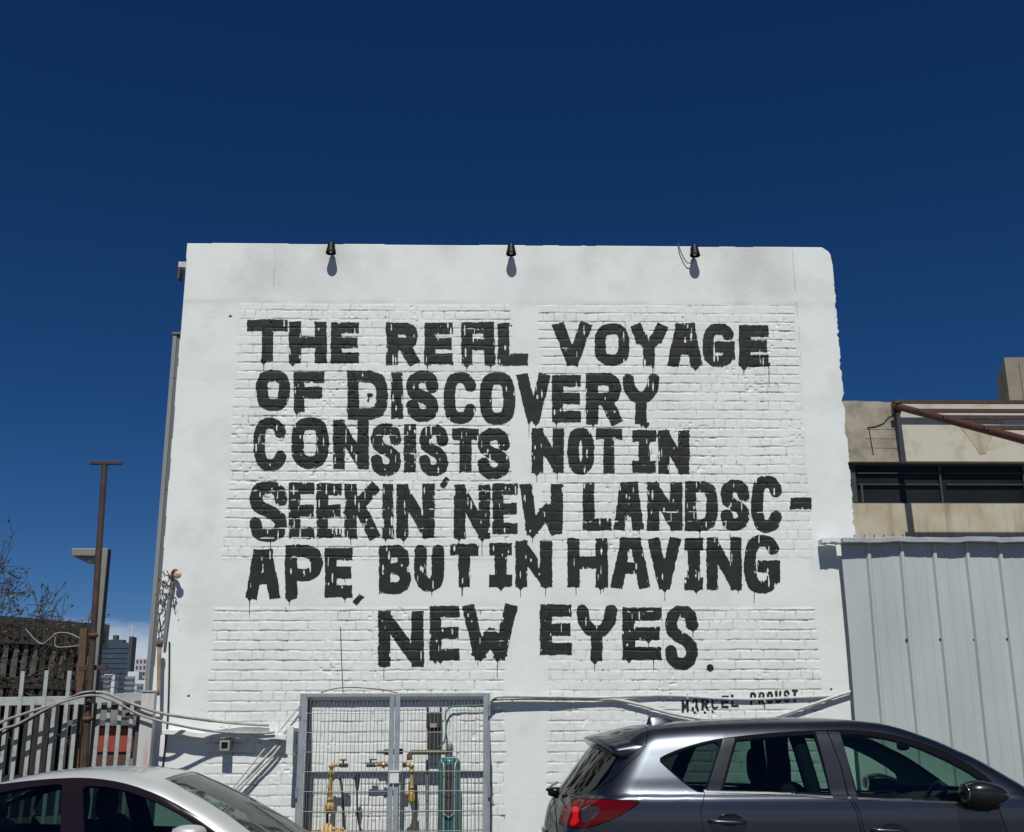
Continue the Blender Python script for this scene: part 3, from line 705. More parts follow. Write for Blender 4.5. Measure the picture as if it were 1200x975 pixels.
# olive manifold pipe
a_, b2 = cab(481, 881.5, 12.14), cab(524, 881.5, 12.14)
t = thing('manifold_pipe', 'thick olive horizontal pipe joining the green cylinder to the yellow valve', 'pipe', a_)
part('pipe', MB().tube([a_, b2], 0.024, 14), M_OLIVE, t)
part('elbow', MB().tube([a_+Vector((.005, 0, 0)), a_+Vector((-.01, 0, -.03)), a_+Vector((-.005, 0, -.075))], [.02, .026, .03], 14), mat('brown_fitting', (0.10, 0.06, 0.045), 0.6), t)
# yellow regulators
def reg(px, top, bot, label, left):
    p = cab(px, top, 12.10); q = cab(px-(2 if left else -1), bot, 12.10)
    t = thing('gas_regulator', label, 'valve', q, 'yellow regulators in the cage')
    part('stem', MB().tube([p, p.lerp(q, .5), q], [.019, .019, .021], 14), M_YEL, t)
    for f_ in (0.02, 0.2, 0.78, 0.95): 
        e = p.lerp(q, f_); part('collar', MB().lathe(e, [(0, -.014), (.028, -.014), (.03, 0), (.028, .014), (0, .014)], 12), M_YEL, t)
    return t, p, q
t, p, q = reg(388.5, 897, 948, 'yellow standing regulator rising from the yellow sack inside the cage', True)
part('outlet', MB().tube([p, p+Vector((.09, 0, .004))], [.018, .016], 12), M_YEL, t)
part('handle', MB().box((p.x+.085, 12.07, p.z-.02), (p.x+.165, 12.125, p.z+.02)).box((p.x+.08, 12.085, p.z+.045), (p.x+.15, 12.11, p.z+.06)).box((p.x+.105, 12.09, p.z+.02), (p.x+.125, 12.105, p.z+.046)), M_DARK, t, bevel=0.004)
part('body', MB().ell((q.x, 12.10, q.z+.01), (.05, .045, .055), 14, 10, 0.8), M_YEL, t)
t2, p2, q2 = reg(482, 897, 930, 'yellow standing regulator right of the middle posts of the cage', False)
part('outlet', MB().tube([p2, p2+Vector((-.055, 0, .004))], .016, 12), M_YEL, t2)
part('cap', MB().box((p2.x-.09, 12.07, p2.z-.02), (p2.x-.055, 12.13, p2.z+.025)), M_DARK, t2)
part('body', MB().ell((q2.x-.004, 12.10, q2.z-.03), (.042, .042, .07), 14, 10, 0.8), M_YEL, t2)
part('gauge', MB().lathe((q2.x-.05, 12.08, q2.z), [(0, -.015), (.026, -.015), (.028, .01), (.0, .012)], 14, 'y'), M_YEL, t2)
t = thing('gas_hose', 'olive hose hanging below the yellow regulator right of the cage middle', 'hose', q2, 'hoses in the cage')
part('hose', smooth_tube([cab(487, 926, 12.08), cab(489, 945, 12.08), cab(486, 975, 12.08), (q2.x, 12.08, 0.3)], 0.014), M_OLIVE, t)
part('nozzle', MB().tube([cab(487, 920, 12.08), cab(488.5, 950, 12.08)], 0.016, 10), M_HOSE, t)
t = thing('brass_valve', 'small brass valve with black lever behind the middle posts of the cage', 'valve', cab(452, 897, 12.15))
b1, b2 = cab(440, 896.5, 12.15), cab(459, 896.5, 12.15)
part('body', MB().tube([b1, b1.lerp(b2, .35), b1.lerp(b2, .5), b1.lerp(b2, .65), b2], [.016, .016, .036, .018, .016], 12), M_BRASS, t)
part('coupling', MB().tube([b1+Vector((-.09, 0, 0)), b1], .021, 12), M_DARK, t)
part('lever', MB().box((b1.x-.06, 12.13, b1.z+.045), (b1.x+.01, 12.16, b1.z+.058)).box((b1.x-.055, 12.14, b1.z+.015), (b1.x-.04, 12.155, b1.z+.047)), M_DARK, t)
t = thing('pipe_end', 'short black pipe end jutting above the brass valve', 'pipe', cab(446, 881, 12.16))
part('pipe', MB().tube([cab(441, 881.5, 12.16), cab(453, 881.5, 12.16)], .015, 12), mat('maroon_pipe', (0.05, 0.03, 0.035), 0.5), t)
part('coupling', MB().tube([cab(450, 881.5, 12.16), cab(459, 881, 12.16), cab(472, 880.5, 12.16)], [.028, .030, .028], 12), M_DARK, t)
t = thing('gas_hose', 'thin black hose with a nozzle standing in the middle of the left cage door', 'hose', cab(419, 912, 12.10), 'hoses in the cage')
part('hose', smooth_tube([cab(418.5, 926, 12.1), cab(418.5, 945, 12.1), cab(420.5, 965, 12.1), cab(426, 985, 12.1), cab(430, 1040, 12.1)], 0.010), M_HOSE, t)
part('nozzle', MB().tube([cab(419, 906, 12.1), cab(418.7, 914, 12.1), cab(418.5, 927, 12.1)], [.016, .026, .013], 12), M_HOSE, t)
part('trigger', MB().box((cab(413, 912, 12.1).x, 12.09, cab(413, 913.5, 12.1).z), (cab(418, 912, 12.1).x, 12.11, cab(413, 911, 12.1).z)), M_HOSE, t)
t = thing('gas_hose', 'black hose looped behind the yellow regulator at the left of the cage', 'hose', cab(395, 915, 12.16), 'hoses in the cage')
part('hose', smooth_tube([cab(383, 985, 12.16), cab(384, 945, 12.16), cab(387, 920, 12.16), cab(393, 911, 12.16), cab(399, 914, 12.16), cab(401, 930, 12.16), cab(402.5, 955, 12.16), cab(403, 1000, 12.16)], 0.013), M_HOSE, t)
# yellow sack
c = cab(386.5, 985, 12.05)
sk_ = MB(); rr = random.Random(8)
sk_.ell((c.x, 12.05, c.z-.14), (.175, .15, .28), 30, 18, 0.72)
sk_.v = [(x+.014*math.sin(z*23+x*31), y+.016*math.sin(x*41+z*17), z+.02*math.sin(x*37)+.012*math.sin(x*71+y*30)) for x, y, z in sk_.v]
t = thing('yellow_sack', 'lumpy yellow covered bundle at the foot of the left cage door', 'sack', (c.x, 12.05, 0))
part('bundle', sk_, M_YELS, t)
mb = MB()
for k in range(14):
    x = c.x-.15+.3*k/13; mb.tube([(x, 12.0+.03*math.sin(k*2.1), c.z+.05), (x+.012*math.sin(k), 11.97+.04*math.sin(k*2.1), c.z+.105+.014*math.sin(k*3.3))], [.02, .012], 8)
part('folds', mb, M_YELS, t)

# ================================================================== METAL SHEET FENCE (right)
MY = 12.19
mx0, mx1, mzt = 3.843, 9.2, 3.545
sheet_top = mzt+0.055
sheet = thing('metal_fence', 'tall pale ribbed sheet metal fence overlapping the right end of the white wall', 'fence', (mx0, MY, 0))
ribs = [4.125+0.3545*k for k in range(-0, 15)]
pr = [(mx0, 0.0)]
for xr_ in ribs:
    pr += [(xr_-.030, 0.0), (xr_-.014, -.034), (xr_+.014, -.034), (xr_+.030, 0.0)]
    pr += [(xr_+.12, 0.0), (xr_+.125, -.004), (xr_+.135, -.004), (xr_+.14, 0.0), (xr_+.24, 0.0), (xr_+.245, -.004), (xr_+.255, -.004), (xr_+.26, 0.0)]
pr = [p for p in pr if p[0] < mx1] + [(mx1, 0.0)]
mb = MB(); v = []; f = []; nzs = 24
for k in range(nzs+1):
    z = 0.02+(sheet_top-0.02)*k/nzs
    for i, (x, d) in enumerate(pr):
        bow = 0.006*math.sin(x*2.3+z*1.9)+0.004*math.sin(x*5.1-z*3.3)
        v.append((x+(0.004*math.sin(z*3) if i == 0 else 0), MY+d+bow, z))
for k in range(nzs):
    for i in range(len(pr)-1):
        a = k*len(pr)+i; f.append((a, a+1, a+1+len(pr), a+len(pr)))
mb.add(v, f, False)
sh = part('ribbed_sheet', mb, M_SHEET, sheet)
so_ = sh.modifiers.new('thickness', 'SOLIDIFY'); so_.thickness = 0.0015
M_FLASH = mat('dented_zinc', (0.46, 0.49, 0.51), 0.45, metal=0.2, col2=(0.34, 0.36, 0.38), scale=5)
rr = random.Random(4)
def rag(mb, x0, x1, z, y0, y1, th, n, amp, drop=0):
    top = [(x0+(x1-x0)*i/n, z+rr.uniform(-amp, amp)) for i in range(n+1)]
    mb.prism(top+[(x, zz-th-rr.uniform(0, amp)) for x, zz in top[::-1]], y0, y1); return mb
part('top_flashing', rag(MB(), mx0-.01, mx1, mzt+.095, MY-.115, MY+.05, 0.050, 60, 0.007), M_FLASH, sheet, bevel=0.004)
part('top_flashing', rag(MB(), mx0-.212, mx0-.012, mzt+.10, MY-.03, MY+.12, 0.045, 6, 0.008), M_WHITEMETAL, sheet)
for k, x in enumerate([3.98+0.1065*i for i in range(46)]):
    part('spike', MB().tube([(x, MY-.02, mzt+.09), (x+rr.uniform(-.008, .008), MY-.025, mzt+.128+rr.uniform(0, .012))], 0.0055, 6), M_DARK, sheet)
scr = MB()
for i, x in enumerate(ribs[1:6]):
    sx = x+.005-.10*0
    part('screw', MB().ell((sx-.035, MY-.006, 2.575+.01*math.sin(i*3)), (.014, .012, .014), 10, 6), M_DARK, sheet)
part('rail', MB().box((mx0+.02, MY+.02, 3.30), (mx1, MY+.06, 3.38)).box((mx0+.02, MY+.02, 1.0), (mx1, MY+.06, 1.08)), M_GREYMETAL, sheet)
for x in (4.35, 6.6, 8.9): part('post', MB().box((x, MY+.061, 0), (x+.08, MY+.14, 3.5)), M_GREYMETAL, sheet)

# ================================================================== LEFT: FENCE, POLES, CREEPER
FY = 12.15
def fence_panel(label, xs_, tall, x0, x1, z0, z1):
    t = thing('picket_fence', label, 'fence', (x0, FY, 0), 'white steel fence panels')
    rb = MB(); rb.bar((x0, FY, z0), (x1, FY, z1), 0.05, 0.085); part('rail', rb, M_FENCE, t, bevel=0.004)
    rb = MB(); rb.bar((x0, FY, 0.45), (x1, FY, 0.45), 0.04, 0.06); part('rail', rb, M_FENCE, t, bevel=0.004)
    rr = random.Random(int(x0*-10))
    for i, x in enumerate(xs_):
        tl = i in tall
        top = 2.27+rr.uniform(-.01, .01) if tl else (z0+(z1-z0)*(x-x0)/(x1-x0))-.03
        lean = rr.uniform(-.006, .006)
        pb = MB()
        pb.bar((x+lean, FY-.028+(.0), 0.2), (x-lean, FY-.028, top), 0.040, 0.018, up=(0, 1, 0)); part('picket', pb, M_FENCE, t, bevel=0.003)
    return t
M_ = [-4.748-.117*k for k in range(7, 0, -1)] + [-4.748, -4.629, -4.502, -4.391, -4.281, -4.162, -4.060]
fence_panel('dull white steel picket fence left of the rusty pole, some pickets taller than its rail', M_, (1, 3, 5, 8, 10, 12), -5.75, -3.99, 1.965, 1.985)
fence_panel('short white steel picket fence panel between the rusty pole and the white building', [-3.838, -3.736, -3.626, -3.506], (), -3.93, -3.36, 1.995, 2.02)
# gate post, white with old red paint
t = thing('gate_post', 'white steel post streaked with faded red at the corner of the white building', 'post', (-3.37, 12.1, 0))
M_POST = mat('white_post_red_streak', (0.52, 0.51, 0.49), 0.6, col2=(0.46, 0.27, 0.23), scale=2.2, stretch=(5.5, 1, 0.4), lo=0.5, hi=0.62)
part('post', MB().box((-3.405, 12.06, 0), (-3.275, 12.16, 2.06)), M_POST, t, bevel=0.005)
part('cap', MB().box((-3.415, 12.05, 2.062), (-3.265, 12.17, 2.075)), M_FENCE, t)
# rusty thin pipe, conduit with insulator, dead creeper
M_PIPE = mat('rust_streaked_pipe', (0.34, 0.30, 0.24), 0.75, col2=(0.30, 0.11, 0.03), scale=3.5, stretch=(1, 1, 1), lo=0.38, hi=0.6)
P = lambda px, py, Y=12.2: Vector(at(px, py, Y))
t = thing('rusty_pipe', 'thin upright pipe with a rusty orange top beside the corner of the white building', 'pipe', P(187, 810))
part('pipe', MB().tube([P(187, 752), P(186.5, 775), P(186, 815)], [.024, .021, .019], 10), M_PIPE, t)
part('collar', MB().lathe(P(187, 754), [(0, -.035), (.03, -.03), (.033, 0), (.028, .03), (0, .034)], 12), M_RUST, t)
t = thing('wall_conduit', 'grey upright conduit with a round rusted fitting on top at the white wall edge', 'conduit', P(199, 750, 12.3))
part('pipe', MB().tube([P(192, 755, 12.3), P(198, 705, 12.3), P(202, 678, 12.3)], .017, 10), M_WIRE, t)
part('elbow', smooth_tube([P(202, 680, 12.3), P(203, 671, 12.28), P(206, 669, 12.25), P(208, 672, 12.22)], .022, 10), M_RUST, t)
part('insulator', MB().lathe(P(208, 673.5, 12.22), [(0, -.02), (.028, -.02), (.040, -.008), (.040, .01), (.02, .02), (0, .02)], 18, 'y'), mat('stained_ceramic', (0.55, 0.48, 0.38), 0.4, col2=(0.35, 0.2, 0.1), scale=30), t)
M_VINE = mat('dead_creeper', (0.075, 0.062, 0.040), 0.9, col2=(0.13, 0.10, 0.07), scale=30)
t = thing('dead_creeper', 'dry brown creeper clinging to the conduit at the left edge of the white wall', 'plant', P(188, 740, 12.28))
vb = MB(); rr = random.Random(12)
paths = [[(187, 748), (185, 738), (186, 728), (190, 715), (192, 705), (190, 695), (193, 688), (197, 682), (200, 676), (197, 671)],
         [(186, 745), (188, 735), (187, 722), (185, 712), (188, 700), (187, 690)], [(191, 712), (196, 700), (199, 690), (201, 684), (205, 690), (203, 702), (205, 712)],
         [(197, 690), (193, 684), (188, 683)], [(198, 675), (193, 673), (191, 669)]]
for p_ in paths: vb.tube(smooth_pts([P(a+rr.uniform(-.6, .6), b, 12.3-rr.uniform(0, .06)) for a, b in p_], 4), .0055, 5)
part('stems', vb, M_VINE, t)
lf = MB()
for k in range(48):
    p_ = rr.choice(paths); q = rr.choice(p_); c = P(q[0]+rr.gauss(0, 2.2), q[1]+rr.gauss(0, 3), 12.3-rr.uniform(0, .1))
    u = Vector((rr.uniform(-1, 1), rr.uniform(-1, 1), rr.uniform(-1, 1))).normalized()*rr.uniform(.012, .028); w_ = u.orthogonal().normalized()*rr.uniform(.006, .014)
    lf.add([c-u, c+w_, c+u, c-w_], [(0, 1, 2, 3)])
part('leaves', lf, mat('withered_leaves', (0.10, 0.075, 0.04), 0.9, col2=(0.06, 0.07, 0.03), scale=40), t)
# bracket on the side of the white building near its top
c = P(213.5, 313, 13.2)
t = thing('side_fitting', 'small pale bracket poking out at the top of the left side of the white building', 'bracket', c)
part('arm', MB().box((c.x-.035, 13.15, c.z-.02), (XL+.012, 13.25, c.z+.05)), M_CABLEW, t)
part('plate', MB().box((c.x-.03, 13.14, c.z-.17), (c.x-.005, 13.26, c.z-.021)), M_RUST, t)
# rusty T pole with its lower crossbar
RY = 12.02
t = thing('rusty_pole', 'tall thin rusty brown pole with a flat T shaped top in front of the fence', 'pole', (P(100, 895, RY).x, RY, 0))
bx_, tx_ = P(99, 897, RY), P(123, 541, RY)
d = (tx_-bx_)/(tx_.z-bx_.z)
pole_at = lambda z: bx_+d*(z-bx_.z)
part('shaft', MB().tube([pole_at(0), pole_at(1.0), pole_at(2.5), tx_], [.038, .036, .033, .031], 12), M_RUSTDK, t)
part('crossbar', MB().bar(P(106, 542.5, RY), P(143, 542.5, RY), .05, .035), M_RUSTDK, t, bevel=0.004)
part('crossbar', MB().bar(P(93, 783, RY+.07), P(126, 782, RY+.07), .03, .05), M_RUSTDK, t, bevel=0.004)
rb = MB()
for z in (1.80, 2.05, 2.62): part('band', MB().lathe(pole_at(z), [(.040, -.02), (.050, -.018), (.050, .018), (.040, .02)], 12), M_RUST, t)
t = thing('wooden_post', 'short weathered brown post standing close behind the left side of the rusty pole', 'post', (P(97, 860, 12.25).x, 12.25, 0))
q0, q1 = P(96.5, 890, 12.25), P(99, 737, 12.25)
part('post', MB().bar((q0.x-.02, 12.25, 0), q1, .075, .07, up=(0, 1, 0)), mat('weathered_wood', (0.13, 0.075, 0.038), 0.9, col2=(0.07, 0.045, 0.028), scale=10, stretch=(6, 6, .6)), t, bevel=0.006)
# street light behind
SY = 16.0
t = thing('street_light', 'grey square street light pole with a flat box lamp behind the rusty pole', 'lamp', (P(118, 880, SY).x, SY, 0))
M_SL = mat('grey_lamp_paint', (0.215, 0.22, 0.205), 0.55, col2=(0.18, 0.18, 0.165), scale=3)
xa = P(122.0, 650, SY).x; zt_ = P(124, 643, SY)[2]
part('pole', MB().box((xa-.045, SY-.06, 0), (xa+.065, SY+.10, zt_)), M_SL, t, bevel=0.01)
h0, h1 = P(89, 645, SY), P(116, 656, SY)
part('lamp_head', MB().prism([(h0.x, h0.z), (xa-.056, h0.z), (xa-.056, h1.z+.02), (h0.x+.02, h1.z+.02)], SY-.20, SY+.24), M_SL, t, bevel=0.015)
part('lens', MB().prism([(h0.x+.06, h1.z+.019), (xa-.075, h1.z+.019), (xa-.13, h1.z-.05), (h0.x+.12, h1.z-.02)], SY-.15, SY+.19), mat('lamp_lens', (0.22, 0.22, 0.20), 0.25), t)
# cables sagging over the fence
def cable(pts, r, Y, label, name='sagging_cable', m_=M_CABLEG):
    t = thing(name, label, 'cable', at(*pts[0], Y[0] if isinstance(Y, list) else Y), 'cables over the fence')
    Ys = Y if isinstance(Y, list) else [Y]*len(pts)
    part('line', smooth_tube([at(a, b, y) for (a, b), y in zip(pts, Ys)], r, 8), m_, t)
cable([(-40, 870), (0, 847), (30, 836), (60, 826), (82, 818), (97, 812), (110, 811), (125, 812.5), (150, 823), (190, 836), (235, 843), (280, 848), (315, 850)], .015, [11.95]*6+[11.98, 12.0, 12.02, 12.03, 12.22, 12.30, 12.305], 'upper pale cable arching over the fence and along the wall to the ledge')
cable([(-40, 880), (0, 856), (20, 849), (50, 833), (75, 822), (100, 815.5), (118, 816), (140, 825), (165, 838), (200, 848), (250, 857), (300, 859.5), (322, 858)], .013, [11.9]*6+[11.95, 11.98, 12.01, 12.02, 12.18, 12.195, 12.195], 'lower pale cable arching over the fence and drooping just above the ledge')
cable([(-30, 890), (0, 862), (30, 846), (62, 828), (92, 814.5), (104, 812), (112, 811)], .012, 11.92, 'black cable on the fence rail running up to the rusty pole', m_=M_BLACK)
cable([(30, 737), (47, 754), (60, 747), (66, 742), (80, 742), (95, 750), (99, 765)], .0055, 12.6, 'thin pale wire looping in the air left of the brown post')
cable([(66, 742), (65, 757), (80, 758), (93, 756)], .005, 12.62, 'short pale wire hanging square under the looping wire')

# ================================================================== LEFT BACKGROUND
t = thing('grey_annex', 'tall grey slab clad annex rising behind the left edge of the white building', 'building', (-3.6, 14, 0))
M_ANX = mat('grey_cladding', (0.125, 0.134, 0.14), 0.6, col2=(0.105, 0.112, 0.118), scale=2)
ax = -3.90; azt = 6.56
mb = MB()
for z0, z1 in ((0, 2.10), (2.108, 4.55), (4.558, 5.98), (5.988, azt)): mb.box((ax, 14.0, z0), (ax+.50, 20.0, z1))
part('cladding', mb, M_ANX, t)
part('edge_trim', MB().box((ax-.018, 13.985, 0), (ax+.03, 13.998, azt)), mat('pale_trim', (0.22, 0.23, 0.235), 0.5), t)
part('coping', MB().box((ax-.03, 13.97, azt+.002), (ax+.53, 20.02, azt+.03)), M_ANX, t)
# dark slatted building
M_DKW = mat('dark_boards', (0.040, 0.042, 0.046), 0.85, col2=(0.06, 0.058, 0.056), scale=2.0)
M_SLAT = mat('dull_grey_fins', (0.155, 0.160, 0.155), 0.8, col2=(0.075, 0.075, 0.070), scale=3)
M_BEAM = mat('dark_beam', (0.030, 0.030, 0.030), 0.85, col2=(0.055, 0.050, 0.044), scale=3)
p0, p1 = Vector((-13.4, 24.6, 0)), Vector((-9.35, 29.4, 0))
dv = (p1-p0).normalized(); nv = Vector((dv.y, -dv.x, 0)); Ld = (p1-p0).length
t = thing('slatted_building', 'dark low building with two rows of dull upright fins beyond the left fence', 'building', p0)
def slab(mb, s0, s1, d0, d1, z0, z1):
    c = [p0+dv*s0+nv*d0, p0+dv*s1+nv*d0, p0+dv*s1+nv*d1, p0+dv*s0+nv*d1]
    mb.add([(q.x, q.y, z0) for q in c]+[(q.x, q.y, z1) for q in c], [(0,3,2,1),(4,5,6,7),(0,1,5,4),(1,2,6,5),(2,3,7,6),(3,0,4,7)]); return mb
part('wall', slab(MB(), 0, Ld, -5.0, -.30, 0, 4.0), M_BLACK, t)
part('fascia', slab(MB(), -.1, Ld+.05, -5.1, .15, 3.82, 4.42), M_DKW, t)
fl = MB()
for k in range(34): slab(fl, k*Ld/34+.03, k*Ld/34+.10, .151, .18, 3.98+.05*math.sin(k*5), 4.28)
part('fascia_ribs', fl, M_BEAM, t)
part('floor_beam', slab(MB(), -.1, Ld+.03, -.29, .12, 2.82, 3.06), M_BEAM, t)
part('base_wall', slab(MB(), -.1, Ld+.03, -.29, .08, 0, 0.9), M_DKW, t)
rr = random.Random(2)
nf = 26
for lev, (z0, z1) in enumerate(((0.91, 2.81), (3.07, 3.81))):
    for k in range(nf):
        s = (k+.5)*Ld/nf+rr.uniform(-.02, .02)
        part('fin', slab(MB(), s-.045, s+.045, -.10, .10, z0, z1), M_SLAT if rr.random() < .75 else M_BEAM, t)
hd = MB()
for k in range(30): slab(hd, k*Ld/30, k*Ld/30+.03, -.16, -.13, 1.0, 2.8)
for z in (1.05, 1.2, 1.35, 3.4): slab(hd, 0, Ld, -.2, -.18, z, z+.03)
part('inner_rails', hd, M_DKW, t)
# tree, nearly bare, leaning into the left of the picture
M_BARK = mat('grey_bark', (0.038, 0.032, 0.026), 0.95, col2=(0.062, 0.050, 0.040), scale=6, bump=0.5)
M_LEAF = mat('sparse_leaves', (0.062, 0.070, 0.020), 0.8, col2=(0.10, 0.065, 0.025), scale=1.2)
def bare_tree(base, label, seed, dirs, sc=1.0):
    t = thing('bare_tree', label, 'tree', base)
    rr = random.Random(seed); wood = MB(); lv = MB(); base = Vector(base)
    def leaf(c, n):
        for _ in range(n):
            q = c+Vector((rr.gauss(0, .045), rr.gauss(0, .045), rr.gauss(0, .045)))*sc
            u = Vector((rr.uniform(-1, 1), rr.uniform(-1, 1), rr.uniform(-1, .5))).normalized()*rr.uniform(.03, .065)*sc; w_ = u.cross(Vector((rr.uniform(-1, 1), rr.uniform(-1, 1), rr.uniform(-1, 1)))).normalized()*rr.uniform(.014, .03)*sc
            lv.add([q-u, q+w_*.8-u*.2, q+u, q-w_*.8-u*.1], [(0, 1, 2, 3)])
    def grow(p, d, L, r, lev):
        n = 5; pts = [p]; q = p.copy(); dd = d.copy()
        for i in range(n):
            dd = (dd+Vector((rr.gauss(0, .17), rr.gauss(0, .17), rr.gauss(0, .13)+(.06 if lev < 3 else -.01)))).normalized(); q = q+dd*(L/n); pts.append(q.copy())
        wood.tube(pts, [max(r*(1-.62*i/n), .0050) for i in range(n+1)], 7 if lev < 2 else 4, cap=lev == 0)
        if lev >= 4:
            if rr.random() < .55: leaf(pts[-1], rr.randint(1, 3))
            if rr.random() < .25: leaf(pts[3], rr.randint(1, 2))
            return
        k = 4 if lev < 2 else rr.randint(3, 4)
        for j in range(k):
            i = rr.randint(2, n); b = pts[i]
            side = dd.cross(Vector((rr.uniform(-1, 1), rr.uniform(-1, 1), rr.uniform(-1, 1)))).normalized()
            nd = (dd*(.75)+side*rr.uniform(.45, .95)+Vector((0, 0, .12))).normalized()
            grow(b, nd, L*rr.uniform(.56, .76), r*.50*(1.15-.1*i), lev+1)
    top = base+Vector((0.1, 0, 2.3*sc)); wood.tube([base, base+Vector((.05, 0, 1.1*sc)), top], [.17*sc, .14*sc, .12*sc], 10)
    for dd in dirs: grow(top, Vector(dd).normalized(), 1.9*sc, .085*sc, 0)
    part('trunk', wood, M_BARK, t); part('crown', lv, M_LEAF, t)
bare_tree((-9.8, 20.0, 0), 'nearly bare tree with a few dull leaves at the left edge of the photo', 21, [(.75, -.1, .8), (.2, .1, 1), (-.5, .2, .9), (.95, .2, .40), (.5, -.3, .75)], 0.90)
# things seen through the fence
t = thing('kiosk', 'low kiosk with a red shutter band seen through the short fence panel', 'kiosk', (-7.7, 23, 0))
k0, k1 = P(112, 850, 23), P(162, 880, 23)
part('wall', MB().box((k0.x-.4, 23.02, 0), (k1.x-.05, 25, 1.9)), mat('beige_render', (0.26, 0.235, 0.20), 0.9, col2=(0.20, 0.18, 0.15), scale=3), t)
part('red_band', MB().box((k0.x-.3, 22.93, 1.42), (k1.x-.1, 23.018, 1.86)), mat('red_shutter', (0.30, 0.050, 0.030), 0.6, col2=(0.22, 0.04, 0.03), scale=4), t, bevel=0.01)
part('shutter', MB().box((k0.x-.25, 22.97, .3), (k1.x-.2, 23.017, 1.40)), mat('brown_shutter', (0.10, 0.042, 0.03), 0.7, col2=(0.06, 0.03, 0.025), scale=6, stretch=(1, 1, 5)), t)
part('roof', MB().box((k0.x-.5, 22.8, 1.902), (k1.x+.1, 25.1, 2.0)), M_SLAT, t)
t = thing('rubble_building', 'pale low house with a dark opening beyond the red kiosk', 'house', (-9, 34, 0))
h0, h1 = P(118, 826, 34), P(163, 860, 34)
part('wall', MB().box((h0.x-.3, 34, 0), (h1.x, 38, h0.z)), mat('pale_render', (0.30, 0.29, 0.26), 0.9, col2=(0.17, 0.16, 0.14), scale=1.6), t)
part('roof', MB().box((h0.x-.4, 33.9, h0.z+.002), (h1.x+.1, 38.1, h0.z+.12)), M_SLAT, t)
part('window', MB().box((h0.x+.5, 33.96, 1.7), (h0.x+.9, 34.01, 2.3)), M_DARK, t)
t = thing('grey_shed', 'dark grey shed standing close to the left side of the white building', 'shed', (-4.9, 17.5, 0))
s0, s1 = P(160, 838, 17.5), P(186, 900, 17.5)
part('wall', MB().box((s0.x, 17.5, 0), (-3.95, 19.5, s0.z)), mat('dark_shed_sheet', (0.07, 0.08, 0.088), 0.6), t)
part('roof', MB().add([(s0.x-.12, 17.35, s0.z-.02), (-3.92, 17.35, s0.z-.02), (-3.92, 19.6, s0.z+.3), (s0.x-.12, 19.6, s0.z+.3), (s0.x-.12, 17.35, s0.z+.02), (-3.92, 17.35, s0.z+.02), (-3.92, 19.6, s0.z+.34), (s0.x-.12, 19.6, s0.z+.34)], [(0,3,2,1),(4,5,6,7),(0,1,5,4),(1,2,6,5),(2,3,7,6),(3,0,4,7)]), mat('shed_roof', (0.045, 0.048, 0.05), 0.7), t)
# far towers
M_FWHITE = mat('far_white', (0.55, 0.57, 0.60), 0.8)
M_FGLASS = mat('far_blue_glass', (0.035, 0.065, 0.10), 0.18, metal=0.2, col2=(0.05, 0.09, 0.135), scale=0.06)
M_FDARK = mat('far_dark', (0.04, 0.05, 0.065), 0.6)
D = 420.0
q = lambda px, py: at(px, py, D)
t = thing('glass_tower', 'wide dark blue glass office tower far off between the poles and the grey annex', 'tower', (q(138, 800)[0], D, 0))
x0, x1, z1 = q(116, 752)[0], q(154, 752)[0], q(138, 753)[2]
part('curtain_wall', MB().box((x0, D, 0), (x1-.8, D+5, z1)), M_FGLASS, t)
mb = MB(); k = 0; z = 3.0
while z < z1-.5: mb.box((x0-.1, D-.25, z), (x1-.75, D-.01, z+.55)); z += 1.75
part('floor_bands', mb, M_FDARK, t)
part('side_shaft', MB().box((x1-.78, D-.5, 0), (x1+.5, D+4.5, q(157, 746)[2])), M_FDARK, t)
mb = MB(); mb.box((x0+3, D+1, z1), (x1-3, D+4, z1+1.1)); mb.box((q(131, 750)[0], D+1, z1+1.102), (q(131, 750)[0]+1.6, D+3, q(131, 744)[2]))
part('roof_plant', mb, M_FDARK, t)
ma = q(150, 731); part('mast', MB().tube([(ma[0], D+6, z1), (ma[0], D+6, ma[2])], .22, 6), M_FWHITE, t)
for (px0, px1, pyt, dd, label, stripes) in ((159, 172, 772, 460, 'slim pinkish white tower far off right of the blue glass tower', 'v'),
        (122, 135, 790, 380, 'far white apartment block with rounded balconies left of the fence gap', 'b'), (150, 163, 787, 360, 'far white apartment block with banded balconies right of the glass tower foot', 'b'), (161, 172, 797, 340, 'low far white block with banded balconies closest to the grey annex', 'b')):
    a_, b2 = at(px0, pyt, dd), at(px1, pyt, dd)
    t = thing('apartment_block', label, 'tower', (a_[0], dd, 0), 'far white blocks')
    part('wall', MB().box((a_[0], dd, 0), (b2[0], dd+4, a_[2])), M_FWHITE if stripes == 'b' else mat('far_pink', (0.42, 0.40, 0.41), 0.8), t)
    mb = MB(); z = 2.0
    st = 1.55 if stripes == 'b' else 2.3
    while z < a_[2]-1.0:
        if stripes == 'b': mb.box((a_[0]-.5, dd-.9, z), (b2[0]-(b2[0]-a_[0])*.32, dd-.01, z+st*.48))
        else:
            for k in range(3): mb.box((a_[0]+.4+k*(b2[0]-a_[0])/3, dd-.15, z), (a_[0]+.4+(k+.5)*(b2[0]-a_[0])/3, dd-.01, z+1.2))
        z += st
    part('balconies' if stripes == 'b' else 'window_rows', mb, M_FDARK if stripes == 'v' else mat('far_balcony', (0.17, 0.20, 0.24), 0.7), t)

